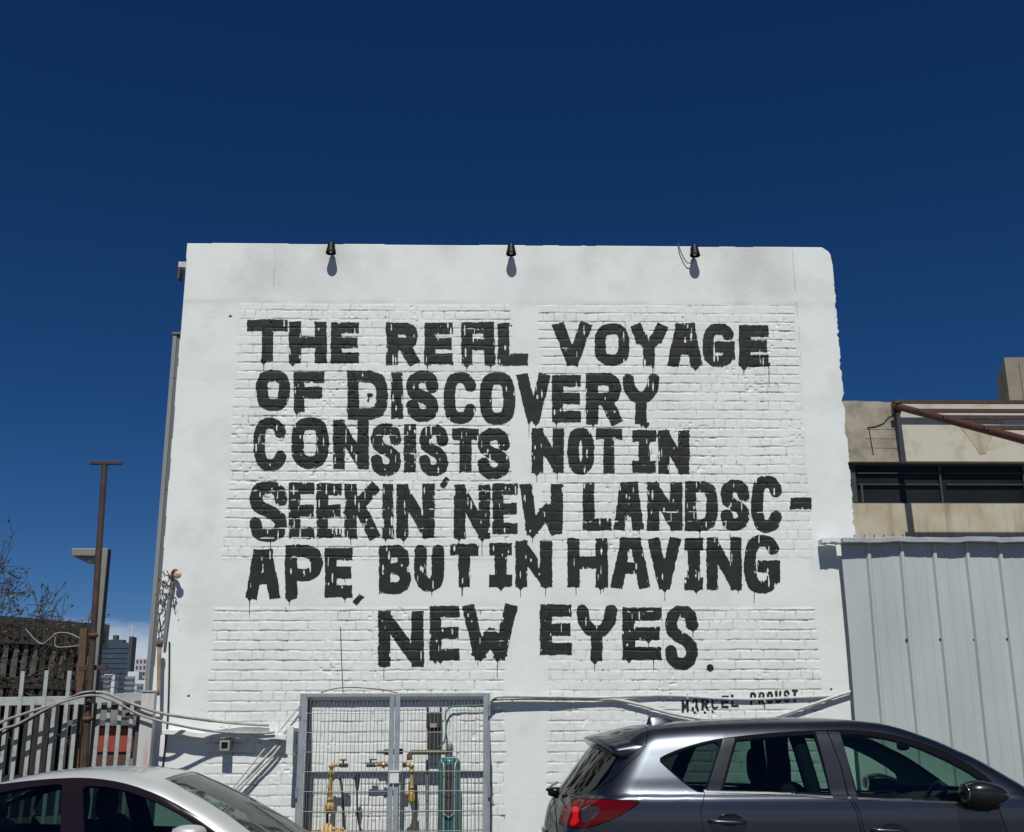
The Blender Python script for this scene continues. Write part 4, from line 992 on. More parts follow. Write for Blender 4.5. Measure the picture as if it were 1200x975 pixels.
# ================================================================== RIGHT: CONCRETE BUILDING
BY = 20.0
def mat_conc():
    M = mat('stained_concrete', (0.47, 0.435, 0.345), 0.9, col2=(0.37, 0.30, 0.20), scale=1.3, detail=9, lo=0.42, hi=0.66, bump=0.25, bscale=30)
    n, l = M.node_tree.nodes, M.node_tree.links; b = n['Principled BSDF']
    src = b.inputs['Base Color'].links[0].from_socket
    t = n.new('ShaderNodeTexCoord'); mp_ = n.new('ShaderNodeMapping'); mp_.inputs['Scale'].default_value = (3.0, 1, 0.35); l.new(t.outputs['Object'], mp_.inputs[0])
    z = n.new('ShaderNodeTexNoise'); z.inputs['Scale'].default_value = 1.6; z.inputs['Detail'].default_value = 6; l.new(mp_.outputs[0], z.inputs['Vector'])
    r = n.new('ShaderNodeMapRange'); r.inputs['From Min'].default_value = 0.52; r.inputs['From Max'].default_value = 0.72; r.inputs['To Max'].default_value = 0.75; l.new(z.outputs['Fac'], r.inputs['Value'])
    x = n.new('ShaderNodeMix'); x.data_type = 'RGBA'; x.inputs['B'].default_value = (0.20, 0.155, 0.105, 1); l.new(r.outputs[0], x.inputs['Factor']); l.new(src, x.inputs['A']); l.new(x.outputs['Result'], b.inputs['Base Color'])
    return M
M_CONC = mat_conc()
M_CONCP = mat('pale_patched_concrete', (0.52, 0.49, 0.41), 0.9, col2=(0.36, 0.31, 0.23), scale=1.6, detail=9, lo=0.50, hi=0.70, bump=0.3, bscale=25)
M_CONCG = mat('grey_blockwork', (0.36, 0.33, 0.26), 0.95, col2=(0.20, 0.175, 0.13), scale=2.2, detail=9, lo=0.42, hi=0.64, bump=0.4, bscale=20)
t = thing('concrete_building', 'stained concrete building with a dark strip window standing beyond the metal fence', 'building', (9, BY, 0))
x0, x1 = 4.5, 16.0
zt_ = 7.50; zw1, zw0 = 6.372, 5.612
xs_ = 7.50
rr = random.Random(17)
top = [(x0+(x1-x0)*i/60, zt_+rr.uniform(-.025, .012)-(.03 if rr.random() < .12 else 0)) for i in range(61)]
i_s = [i for i, p in enumerate(top) if p[0] > xs_][0]
part('upper_wall', MB().prism([(x0, zw1)]+[(xs_, zw1)]+[(xs_, top[i_s][1])]+top[:i_s][::-1], BY, BY+.3), M_CONCG, t)
part('upper_wall', MB().prism([(xs_+.002, zw1), (x1, zw1)]+top[i_s:][::-1]+[(xs_+.002, top[i_s][1])], BY-.035, BY+.3), M_CONCP, t)
lo = MB(); lo.box((x0, BY+.0, 0), (x1, BY+.3, zw0)); part('lower_wall', lo, M_CONC, t)
part('roof', MB().box((x0, BY+.31, 6.9), (x1, BY+9, 7.1)), M_CONC, t)
part('side_wall', MB().box((x0, BY+.31, 0), (x0+.3, BY+9, 6.89)), M_CONC, t)
part('patch', MB().prism([(10.0-1.55, 7.2), (10.0-.55, 7.12), (9.25, 6.95), (9.05, 6.52), (8.93, 6.50), (8.75, 6.85)], BY-.041, BY-.036), M_CONC, t)
part('crack', MB().tube([(6.95, BY-.004, 7.0), (7.1, BY-.004, 7.02), (7.25, BY-.005, 7.08), (7.36, BY-.004, 7.2), (7.47, BY-.004, 7.24)], .013, 5), M_DARK, t)
part('crack', MB().tube([(6.98, BY-.004, 6.98), (7.0, BY-.004, 6.7), (7.02, BY-.004, 6.5)], .010, 5), M_DARK, t)
gm_ = MB()
for z in (6.80, 6.63, 6.97): gm_.tube([(6.9, BY-.003, z), (7.47, BY-.003, z+rr.uniform(-.01, .01))], .004, 4)
part('block_joint', gm_, M_CONCG, t)
fr = MB(); wx0 = 6.62
wx = [6.62, 8.22, 9.74, 11.3, 12.9, 14.5, 15.9]
fr.box((x0+.1, BY+.12, zw1-.04), (x1-.1, BY+.17, zw1-.003)); fr.box((x0+.1, BY+.12, zw0+.003), (x1-.1, BY+.17, zw0+.04))
for i, x in enumerate(wx): fr.box((x, BY+.121, zw0+.041), (x+(.085 if i % 2 == 0 else .035), BY+.171, zw1-.041))
for i in range(len(wx)-1):
    fr.box((wx[i]+.12, BY+.122, zw0+.36), (wx[i+1]-.01, BY+.168, zw0+.385)); fr.box((wx[i]+.12, BY+.123, zw0+.57), (wx[i+1]-.01, BY+.165, zw0+.588))
    if i % 2 == 0: fr.box((wx[i]+.16, BY+.124, zw0+.042), (wx[i]+.20, BY+.16, zw0+.355))
win = part('strip_window', fr, mat('green_grey_window_frame', (0.035, 0.048, 0.043), 0.5), t)
part('panes', MB().box((x0+.1, BY+.175, zw0+.01), (x1-.1, BY+.180, zw1-.01)), mat('dark_window_glass', (0.010, 0.013, 0.016), 0.25, spec=0.15, col2=(0.02, 0.023, 0.026), scale=0.8), win)
bs = MB()
for (x, z, a_) in ((7.2, 6.05, .25), (9.3, 5.72, .5), (10.6, 5.9, .4)): bs.box((x, BY+.19, z), (x+a_, BY+.2, z+.12))
part('blinds', bs, M_DARK, t)
# chimney block on the roof
c0, c1 = at(1177, 419, 24), at(1240, 419, 24)
t = thing('roof_tower', 'square concrete block with thin aerials on the roof of the concrete building', 'tower', (c0[0]+.6, 24, 7.1))
ang = rad(14)
mb = MB(); w_, dpt = 1.5, 1.6
ca, sa = math.cos(ang), math.sin(ang)
pts = [(0, 0), (w_*ca, -w_*sa*0.3), (w_*ca+.5, dpt), (.52, dpt)]
mb.add([(c0[0]+x, 24+y, 7.102) for x, y in pts]+[(c0[0]+x, 24+y, c0[2]) for x, y in pts], [(0,3,2,1),(4,5,6,7),(0,1,5,4),(1,2,6,5),(2,3,7,6),(3,0,4,7)])
part('block', mb, mat('tower_concrete', (0.25, 0.225, 0.185), 0.95, col2=(0.19, 0.17, 0.14), scale=1.5, bump=.3), t)
mb = MB()
for k in range(5): mb.bar((c0[0]-.005+.3*k, 23.99-.08*k*.1, 7.15), (c0[0]-.005+.3*k, 23.985-.09*k, c0[2]-.03), .012)
part('joints', mb, M_CONCG, t)
for (dx, h) in ((.20, .42), (.06, .25)): part('aerial', MB().tube([(c0[0]+dx+.5, 25.3, c0[2]), (c0[0]+dx+.5, 25.3, c0[2]+h)], .012, 5), M_DARK, t)
# rusty canopy frame
t = thing('canopy_frame', 'rusty red steel canopy frame of a sloping tube and rails fixed to the concrete building', 'canopy', (7.45, BY, 7.4))
b0 = Vector(at(1050, 476, BY-.04)); b1 = b0+Vector((0.0, -4.6, -1.84)); 
e = Vector(at(1200, 515.5, 15.35)); d = (e-b0); b1 = b0+d*1.05
M_CAN = mat('oxide_red_steel', (0.105, 0.036, 0.026), 0.6, col2=(0.065, 0.028, 0.022), scale=7)
part('sloping_tube', MB().tube([b0, b1], .062, 14), M_CAN, t)
part('plate', MB().box((b0.x-.08, BY-.055, b0.z-.12), (b0.x+.08, BY-.036, b0.z+.10)), M_RUSTDK, t)
for (px, py, f_) in ((1046, 470, .045), (1085, 480, .285), (1122, 492, .50), (1168, 503, .80)):
    c = b0+d*f_; z = c.z+(.105 if f_ < .1 else .06)
    part('rail', MB().box((c.x-.12, c.y-.028, z-.032), (c.x+9, c.y+.028, z+.028)), M_RUSTDK, t)

# ================================================================== CARS
def pchip(xk, yk):
    xk = np.array(xk, float); yk = np.array(yk, float); h = np.diff(xk); d = np.diff(yk)/h
    m = np.zeros_like(yk); m[0], m[-1] = d[0], d[-1]
    for i in range(1, len(xk)-1):
        if d[i-1]*d[i] > 0:
            w1, w2 = 2*h[i]+h[i-1], h[i]+2*h[i-1]; m[i] = (w1+w2)/(w1/d[i-1]+w2/d[i])
    def f(x):
        x = np.asarray(x, float); i = np.clip(np.searchsorted(xk, x)-1, 0, len(h)-1)
        t = (x-xk[i])/h[i]; xo = np.where(x < xk[0], x-xk[0], np.where(x > xk[-1], x-xk[-1], 0)); t = np.clip(t, 0, 1)
        r = yk[i]*(1+2*t)*(1-t)**2 + h[i]*m[i]*t*(1-t)**2 + yk[i+1]*t*t*(3-2*t) + h[i]*m[i+1]*t*t*(t-1)
        return r + np.where(xo < 0, m[0]*xo, np.where(xo > 0, m[-1]*xo, 0))
    return f
def smax(a, b, k):
    h = np.maximum(k-np.abs(a-b), 0)/k
    return np.maximum(a, b)+h*h*k/4
def surface_nets(f, lo, hi, step):
    ax = [np.arange(lo[i], hi[i]+step, step) for i in range(3)]
    G = np.stack(np.meshgrid(*ax, indexing='ij'), -1)
    D = f(G[..., 0], G[..., 1], G[..., 2]); S = D < 0
    nx_, ny_, nz_ = S.shape
    cs = np.zeros((nx_-1, ny_-1, nz_-1), int)
    for dx in (0, 1):
        for dy in (0, 1):
            for dz in (0, 1): cs += S[dx:nx_-1+dx, dy:ny_-1+dy, dz:nz_-1+dz]
    act = (cs > 0) & (cs < 8)
    ids = -np.ones(act.shape, int); ids[act] = np.arange(act.sum())
    c = np.argwhere(act); acc = np.zeros((len(c), 3)); cnt = np.zeros(len(c))
    cr = [(0,0,0),(1,0,0),(0,1,0),(1,1,0),(0,0,1),(1,0,1),(0,1,1),(1,1,1)]
    for i in range(8):
        for j in range(i+1, 8):
            if sum(abs(a-b) for a, b in zip(cr[i], cr[j])) != 1: continue
            a = D[c[:,0]+cr[i][0], c[:,1]+cr[i][1], c[:,2]+cr[i][2]]; b = D[c[:,0]+cr[j][0], c[:,1]+cr[j][1], c[:,2]+cr[j][2]]
            s_ = (a < 0) != (b < 0); t = np.where(s_, a/np.where(s_, a-b, 1), 0)
            p = np.array(cr[i])[None]+t[:, None]*(np.array(cr[j])-np.array(cr[i]))[None]
            acc += np.where(s_[:, None], p, 0); cnt += s_
    V = (c+acc/cnt[:, None])*step+np.array(lo)[None]
    quads = []
    for axis in range(3):
        o = [a for a in range(3) if a != axis]
        sl0 = [slice(None)]*3; sl1 = [slice(None)]*3; sl0[axis] = slice(0, -1); sl1[axis] = slice(1, None)
        A, B = S[tuple(sl0)], S[tuple(sl1)]
        e = np.argwhere(A != B)
        e = e[(e[:, o[0]] > 0) & (e[:, o[1]] > 0) & (e[:, o[0]] < ids.shape[o[0]]) & (e[:, o[1]] < ids.shape[o[1]]) & (e[:, axis] < ids.shape[axis])]
        qd = []
        for (u, v) in ((1, 1), (0, 1), (0, 0), (1, 0)):
            k = e.copy(); k[:, o[0]] -= u; k[:, o[1]] -= v; qd.append(ids[k[:, 0], k[:, 1], k[:, 2]])
        qd = np.stack(qd, -1); flip = A[e[:, 0], e[:, 1], e[:, 2]]
        if axis == 1: flip = ~flip
        qd[~flip] = qd[~flip][:, ::-1]
        quads.append(qd)
    Qd = np.concatenate(quads)
    return V, np.concatenate([Qd[:, [0, 1, 2]], Qd[:, [0, 2, 3]]])
def grad(f, V, h=0.002):
    g_ = np.stack([f(V[:, 0]+h, V[:, 1], V[:, 2])-f(V[:, 0]-h, V[:, 1], V[:, 2]),
                   f(V[:, 0], V[:, 1]+h, V[:, 2])-f(V[:, 0], V[:, 1]-h, V[:, 2]),
                   f(V[:, 0], V[:, 1], V[:, 2]+h)-f(V[:, 0], V[:, 1], V[:, 2]-h)], -1)/(2*h)
    return g_
def chaikin(P, n=2):
    P = np.array(P, float)
    for _ in range(n):
        Q = np.roll(P, -1, 0); P = np.stack([P*.75+Q*.25, P*.25+Q*.75], 1).reshape(-1, 2)
    return P
def poly_sdf(P, x, y):
    P = np.asarray(P, float); d = np.full(x.shape, 1e9); ins = np.zeros(x.shape, bool); n = len(P)
    for i in range(n):
        a, b = P[i], P[(i+1) % n]; e = b-a
        t = np.clip(((x-a[0])*e[0]+(y-a[1])*e[1])/max(e@e, 1e-12), 0, 1)
        d = np.minimum(d, (x-a[0]-t*e[0])**2+(y-a[1]-t*e[1])**2)
        c = ((a[1] > y) != (b[1] > y)) & (x < (b[0]-a[0])*(y-a[1])/np.where(b[1] == a[1], 1e-12, b[1]-a[1])+a[0]); ins ^= c
    return np.sqrt(d)*np.where(ins, -1, 1)
class Shell:
    def __init__(s, f, lo, hi, step):
        s.f = f; V, T = surface_nets(f, lo, hi, step)
        for _ in range(3):
            g_ = grad(f, V); d = f(V[:, 0], V[:, 1], V[:, 2]); V = V-np.clip(d/np.maximum((g_**2).sum(1), 1e-6), -step, step)[:, None]*g_
        s.V = V; s.T = T; s.L = np.zeros(len(T), int); s.names = ['body']
        N = grad(f, V); s.N = N/np.linalg.norm(N, axis=1)[:, None]
        # consistent outward winding
        e = np.cross(V[T[:, 1]]-V[T[:, 0]], V[T[:, 2]]-V[T[:, 0]]); fl = (e*s.N[T].mean(1)).sum(1) < 0; s.T[fl] = s.T[fl][:, ::-1]
    def lab(s, n):
        if n not in s.names: s.names.append(n)
        return s.names.index(n)
    def cut(s, d, sel):
        """split the selected triangles along d = 0 (d per vertex)"""
        d = np.where(np.abs(d) < 1e-7, 1e-7, d)
        neg = d[s.T] < 0; k = neg.sum(1); mix = sel & (k > 0) & (k < 3)
        if not mix.any(): return d
        T = s.T[mix]; ng = neg[mix]; L = s.L[mix]; kk = k[mix]
        lone = np.where(kk == 1, ng.argmax(1), (~ng).argmax(1)); r = np.arange(len(T))
        a, b, c = T[r, lone], T[r, (lone+1) % 3], T[r, (lone+2) % 3]
        E = np.concatenate([np.sort(np.stack([a, b], -1), 1), np.sort(np.stack([a, c], -1), 1)])
        un, inv = np.unique(E, axis=0, return_inverse=True); inv = inv.reshape(-1)
        t = d[un[:, 0]]/(d[un[:, 0]]-d[un[:, 1]])
        nv = s.V[un[:, 0]]*(1-t)[:, None]+s.V[un[:, 1]]*t[:, None]; nn = s.N[un[:, 0]]*(1-t)[:, None]+s.N[un[:, 1]]*t[:, None]
        base = len(s.V); s.V = np.concatenate([s.V, nv]); s.N = np.concatenate([s.N, nn/np.linalg.norm(nn, axis=1)[:, None]])
        p, q_ = inv[:len(T)]+base, inv[len(T):]+base
        s.T = np.concatenate([s.T[~mix], np.stack([a, p, q_], -1), np.stack([p, b, c], -1), np.stack([p, c, q_], -1)])
        s.L = np.concatenate([s.L[~mix], L, L, L])
        return np.concatenate([d, np.zeros(len(nv))])
    def carve(s, name, sdf, cond=None, only=('body',), off=0.0):
        def sel():
            C = s.V[s.T].mean(1); n = s.N[s.T].mean(1)
            k = np.isin(s.L, [s.names.index(o) for o in only if o in s.names])
            return (k & cond(C, n) if cond is not None else k), C
        se, C = sel()
        d = sdf(s.V)-off
        s.cut(d, se)
        se, C = sel()
        s.L[se & (sdf(C)-off < 0)] = s.lab(name)
    def get(s, name, inset=0.0, side=None):
        if name not in s.names: return None
        k = s.L == s.names.index(name)
        if side is not None: k &= (s.V[s.T].mean(1)[:, 1]*side > 0)
        T = s.T[k]
        if not len(T): return None
        u, inv = np.unique(T, return_inverse=True)
        return s.V[u]-inset*s.N[u], inv.reshape(T.shape), s.N[u]
def shell_part(obj_name, sh, lab, material, parent, inset=0.0, side=None, label=None, hull=0.0):
    g_ = sh.get(lab, inset, side)
    if g_ is None: print('empty', lab); return None
    V, T, N = g_
    if hull:                                                      # give a lamp or glass some thickness
        n = len(V); e = np.sort(np.concatenate([T[:, [0, 1]], T[:, [1, 2]], T[:, [2, 0]]]), 1); un, ct = np.unique(e, axis=0, return_counts=True)
    o = np_mesh(obj_name, V, T, material, None, True, N)
    L = Vector((0, 0, 0)); o.parent = parent
    if label: o['label'] = label
    return o
def side_xy(V): return V[:, 0], V[:, 2]

M_SUV = mat('dark_grey_metallic_paint', (0.080, 0.090, 0.108), 0.36, metal=1.0, coat=0.65)
M_SEDAN = mat('pale_silver_white_paint', (0.44, 0.455, 0.45), 0.42, metal=0.15, coat=0.7)
M_TRIM = mat('black_plastic_trim', (0.008, 0.008, 0.009), 0.08, spec=0.3)
M_TRIMP = mat('plum_black_trim', (0.012, 0.008, 0.011), 0.08, spec=0.3)
M_HEADL = mat('grey_headlining', (0.16, 0.165, 0.16), 0.9)
M_INT = mat('car_interior', (0.018, 0.018, 0.020), 0.85)
M_SEAT = mat('dark_seat_fabric', (0.022, 0.022, 0.026), 0.95)
M_GREENGL = glass_mat('green_tinted_glass', (0.50, 0.66, 0.58), 0.9)
M_WIND = glass_mat('windscreen_glass', (0.52, 0.70, 0.62), 0.62, dust=0.09)
M_PRIV = glass_mat('dark_privacy_glass', (0.15, 0.18, 0.17), 0.9)
M_DKGL = glass_mat('darkened_side_glass', (0.30, 0.42, 0.38), 0.7)
M_REARGL = glass_mat('rear_glass', (0.12, 0.12, 0.11), 0.9, rough=0.03)
M_RED = mat('red_lamp_lens', (0.095, 0.002, 0.004), 0.08, spec=0.2)
M_REDB = mat('bright_red_reflector', (0.62, 0.010, 0.008), 0.15, spec=0.3)
M_CLEAR = mat('smoky_clear_lens', (0.035, 0.026, 0.027), 0.05, coat=1.0)
M_CHROME = mat('chrome', (0.62, 0.63, 0.65), 0.12, metal=1.0)
M_RIM = mat('alloy_rim', (0.45, 0.46, 0.47), 0.3, metal=0.8)
M_TYRE = mat('tyre', (0.018, 0.018, 0.018), 0.85)

def wheel(parent, x, y, r, s):
    w = part('wheel', MB().lathe((x, y, r), [(r*.62, -.10*s), (r*.94, -.105*s), (r, -.07*s), (r, .07*s), (r*.94, .105*s), (r*.64, .10*s), (r*.60, .06*s)], 40, 'y'), M_TYRE, parent, world=False)
    rim = MB(); rim.lathe((x, y, r), [(r*.64, -.09*s), (r*.60, -.10*s), (r*.58, -.04*s), (r*.16, -.02*s), (0, -.02*s)], 36, 'y')
    for k in range(5):
        a = 2*math.pi*k/5; rim.bar((x+r*.12*math.cos(a), y-.06*s, r+r*.12*math.sin(a)), (x+r*.6*math.cos(a), y-.07*s, r+r*.6*math.sin(a)), .07, .03, up=(0, 1, 0))
    rim.lathe((x, y-.07*s, r), [(0, -.02*s), (.06, -.02*s), (.07, .01*s)], 16, 'y')
    part('rim', rim, M_RIM, w, world=False)
def seat(parent, x, y, z0, zb, zh, w=0.5, mat_=None, hole=True):
    mat_ = mat_ or M_SEAT
    s = MB(); s.ell((x-.18, y, z0), (.30, w/2, .12), 18, 10, .6)
    n = 8; pr_ = []
    s.ell((x-.52-.02, y, (z0+zb)/2+.02), (.12, w/2, (zb-z0)/2+.06), 18, 14, .6)
    s.v = [(a-(max(c-z0, 0))*.22 if a < x-.35 else a, b, c) for a, b, c in s.v]
    so_ = part('seat', s, mat_, parent, world=False)
    dx = -.52-(zb-z0)*.22-.06
    h = MB().ell((x+dx-.02, y, (zb+zh)/2+.035), (.065, .145, (zh-zb)/2-.0), 18, 12, .68)
    for k in (-1, 1): h.tube([(x+dx, y+k*.06, zb-.05), (x+dx-.01, y+k*.06, zb+.10)], .008, 6)
    part('headrest', h, mat_, so_, world=False)

# ---------------------------------------------------------------- dark grey SUV
SX, SYc = 0.45, 9.08                                  # rear end, centre line
suv = thing('parked_suv', 'dark grey metallic SUV parked facing right in front of the white wall', 'car', (SX, SYc, 0))
sW = pchip([.2, .3, .45, .7, .9, 1.02, 1.10, 1.165, 1.185, 1.22, 1.32, 1.45, 1.56, 1.64, 1.70, 1.8], [.83, .87, .895, .905, .915, .918, .915, .908, .902, .876, .846, .802, .760, .715, .665, .54])
sP = pchip([-.1, 0, .15, .35, .7, 1.2, 3.1, 3.6, 4.0, 4.25, 4.45, 4.6], [.26, .20, .135, .075, .028, 0, 0, .02, .06, .13, .26, .45])
def suv_half(x, z): return sW(z)-sP(x)-np.clip(z-1.2, 0, 1)*np.clip(1.25-x, 0, 1.3)*0.10
sT = pchip([-.2, .30, .45, .70, 1.0, 1.35, 1.75, 2.1, 2.45, 2.70, 2.95, 3.25, 3.50, 3.62, 3.9, 4.25, 4.42, 4.5, 4.6], [1.46, 1.585, 1.625, 1.672, 1.702, 1.722, 1.731, 1.722, 1.690, 1.632, 1.545, 1.38, 1.225, 1.165, 1.12, 1.035, .96, .90, .7])
sR = pchip([.15, .3, .5, .75, .95, 1.05, 1.12, 1.19, 1.30, 1.50, 1.60, 1.9], [.10, .06, .0, .0, .022, .040, .062, .105, .19, .35, .44, .68])
def suv_f(x, y, z):
    ay = np.abs(y)
    f1 = (ay-suv_half(x, z))*0.93
    kx = np.interp(x, [0, 2.4, 2.9, 3.5, 3.8], [.045, .055, .16, .16, .05])
    f2 = (z-(sT(x)-kx*ay*ay))*np.interp(x, [2.3, 2.8, 3.5, 3.7], [.99, .90, .88, .97])
    f3 = (sR(z)+np.interp(z, [.6, 1.1, 1.2], [.12, .26, .46])*ay*ay-x)*np.interp(z, [1.1, 1.25], [.98, .76])
    f4 = (x-(4.52-.30*ay*ay-np.clip(.95-z, -.3, 0)*0))*0.95
    f5 = 0.24-z
    d = smax(f1, f2, .11+0*x); d = smax(d, f3, .10); d = smax(d, f4, .18); return smax(d, f5, .06)
S = Shell(suv_f, (-.08, -1.02, .16), (4.66, 1.02, 1.80), 0.021)
def suv_px(P, n=0):
    """photo outline on the near side -> car side coordinates (x along, z up)"""
    o = []
    for px, py in P:
        Y = 8.3
        for _ in range(6):
            x, _, z = at(px, py, Y); Y = SYc-float(suv_half(np.array(x-SX), np.array(z)))
        o.append((x-SX, z))
    return chaikin(o, n) if n else np.array(o)
near = lambda lim=.25: (lambda C, n: (np.abs(n[:, 1]) > lim))
rear = lambda C, n: (n[:, 0] < -.25) & (C[:, 0] < 1.0)
# door and hatch shut lines
HATCH = suv_px([(560, 800), (757, 800), (760, 858), (757, 874), (749, 884), (733, 898), (722, 911), (700, 926), (672, 934), (655, 937), (655, 1100), (560, 1100)])
hd_sdf = lambda V: poly_sdf(HATCH, V[:, 0], V[:, 2])
# windows: black surround first, then the glass in it
DLO = suv_px([(770, 890), (780, 884), (800, 876), (830, 867.5), (862, 862.8), (915, 857.6), (968, 855.0), (1010, 855.5), (1050, 861), (1090, 873), (1125, 889), (1152, 906), (1168, 921), (1172, 934), (1150, 942), (1120, 942.5), (1000, 937.5), (900, 931.2), (825, 929), (816, 928.5), (800, 917), (784, 903)], 1)
S.carve('surround', lambda V: poly_sdf(DLO, V[:, 0], V[:, 2]), near(.2))
gl = lambda P: (lambda V, P=P: poly_sdf(P, V[:, 0], V[:, 2]))
QW = suv_px([(773, 890), (790, 883), (815, 874), (845, 866.8), (836, 895), (825.5, 926.5), (818, 926.5), (803, 916), (787, 903)], 1)
RD = suv_px([(864, 867.5), (915, 862.5), (954, 860.5), (963, 890), (973.5, 929), (915, 927), (848, 925.5), (856, 895)], 0)
FD = suv_px([(985, 860.5), (1006, 860.5), (1040, 865), (1075, 875), (1108, 889.5), (1135, 904), (1150, 915), (1160, 934), (1120, 938.5), (1007, 933.5), (995, 895)], 0)
S.carve('quarter_glass', gl(QW), near(.2), ('surround',)); S.carve('rear_side_glass', gl(RD), near(.2), ('surround',)); S.carve('front_side_glass', gl(FD), near(.2), ('surround',))
# painted-looking grey pillars inside the surround
DP = suv_px([(847.5, 865.3), (861.5, 864.0), (853, 895), (845, 926.0), (828, 926.5), (838, 895)], 0)
BP1 = suv_px([(955.5, 857), (968.5, 856.5), (984, 895), (995, 936.5), (976, 935.5), (965, 890)], 0)
BP2 = suv_px([(970, 856.5), (984, 857.5), (994, 895), (1006, 937.2), (997, 936.6), (986, 897)], 0)
for nm, P_ in (('pillar_cover', DP), ('pillar_cover_b', BP1), ('pillar_cover_c', BP2)): S.carve(nm, gl(P_), near(.2), ('surround',))
MOLD = suv_px([(826, 928.6), (900, 930.9), (1000, 937.0), (1120, 942.2), (1150, 941.6), (1150, 938.6), (1120, 939.4), (1000, 934.3), (900, 928.2), (826, 926.4)], 0)
S.carve('waist_moulding', gl(MOLD), near(.2), ('surround',))
# tail lamps
TL = suv_px([(649, 950.5), (651, 941), (662, 938.3), (700, 937.8), (735, 938.6), (750, 939.6), (744, 944.5), (726, 955.5), (705, 965), (685, 970), (668, 970.5), (655, 966)], 1)
CLR = suv_px([(682.5, 945), (698, 944), (705, 946), (700, 955), (691, 962), (682, 965), (680.5, 955)], 1)
BRT = suv_px([(672, 947), (678, 944.5), (680, 950), (677.5, 956), (680, 962), (673, 968.5), (667, 966), (672, 957)], 1)
tlc = lambda C, n: (np.abs(C[:, 1]) > .52) & (C[:, 0] < 1.0)
S.carve('lamp_edge', gl(TL), tlc, off=.007); S.carve('tail_lamp', gl(TL), tlc, ('lamp_edge',)); S.carve('clear_lens', gl(CLR), tlc, ('tail_lamp',)); S.carve('reflector', gl(BRT), tlc, ('tail_lamp',))
# rear glass on the hatch
RG = np.array([(-.60, 1.195), (-.3, 1.165), (0, 1.158), (.3, 1.165), (.60, 1.195), (.70, 1.27), (.665, 1.44), (.60, 1.535), (.3, 1.56), (-.3, 1.56), (-.60, 1.535), (-.665, 1.44), (-.70, 1.27)]); RG = chaikin(RG, 2)
S.carve('rear_glass', lambda V: poly_sdf(RG, V[:, 1], V[:, 2]), lambda C, n: (n[:, 0] < -.30) & (C[:, 0] < .8) & (C[:, 2] > 1.12))
# windscreen
def ws_sdf(V): 
    return np.maximum(np.maximum(np.abs(V[:, 1])-(np.interp(V[:, 2], [1.2, 1.64], [.775, .625])), V[:, 2]-1.662), 1.20-V[:, 2])
S.carve('windscreen', ws_sdf, lambda C, n: (n[:, 0] > .2) & (C[:, 0] > 2.2) & (C[:, 0] < 3.75))
# doors
RDOOR = suv_px([(826, 928.9), (900, 931.1), (996, 937.3), (1003, 950), (1012, 985), (1015, 1030), (1015, 1100), (870, 1100), (845, 1020), (824, 975), (821, 950)])
FDOOR = suv_px([(1000, 937.4), (1120, 942.4), (1168, 941), (1180, 975), (1186, 1030), (1190, 1100), (1019, 1100), (1019, 1030), (1016, 985), (1007, 950)])
for nm, P_ in (('rear_door', RDOOR), ('front_door', FDOOR)):
    S.carve('shut_line', gl(P_), near(.5), off=.0035); S.carve(nm, gl(P_), near(.5), ('shut_line',), off=-.0015)
S.carve('shut_line', hd_sdf, lambda C, n: (C[:, 0] < 1.0) & (C[:, 2] > .6), off=.0025)
S.carve('tailgate', hd_sdf, lambda C, n: (C[:, 0] < 1.0) & (C[:, 2] > .6), ('shut_line',), off=-.0025)
# wheel arches, lower cladding
for wx in (.90, 3.60):
    S.carve('arch', lambda V, wx=wx: np.hypot(V[:, 0]-wx, V[:, 2]-.35)-.385, lambda C, n: (np.abs(C[:, 1]) > .6), ('body', 'rear_door', 'front_door', 'shut_line'))
S.carve('cladding', lambda V: V[:, 2]-.40, None, ('body', 'rear_door', 'front_door', 'shut_line', 'tailgate'))
def suv_part(n, lab, m_, inset=0, side=None, label=None): return shell_part(n, S, lab, m_, suv, inset, side, label)
suv_part('body', 'body', M_SUV); suv_part('cladding', 'cladding', M_TRIM, .002); suv_part('shut_line', 'shut_line', M_TRIM, .006)
suv_part('tailgate', 'tailgate', M_SUV)
M_PIL = mat('satin_pillar', (0.040, 0.042, 0.050), 0.22, metal=.4, coat=.3); M_MOLD = mat('satin_moulding', (0.16, 0.165, 0.175), .3, metal=.8)
for sd in (-1, 1):
    suv_part('window_surround', 'surround', M_TRIM, .003, sd); suv_part('waist_moulding', 'waist_moulding', M_MOLD, -.002, sd)
    for nm in ('pillar_cover', 'pillar_cover_b', 'pillar_cover_c'): suv_part('pillar_cover', nm, M_PIL, .002, sd)
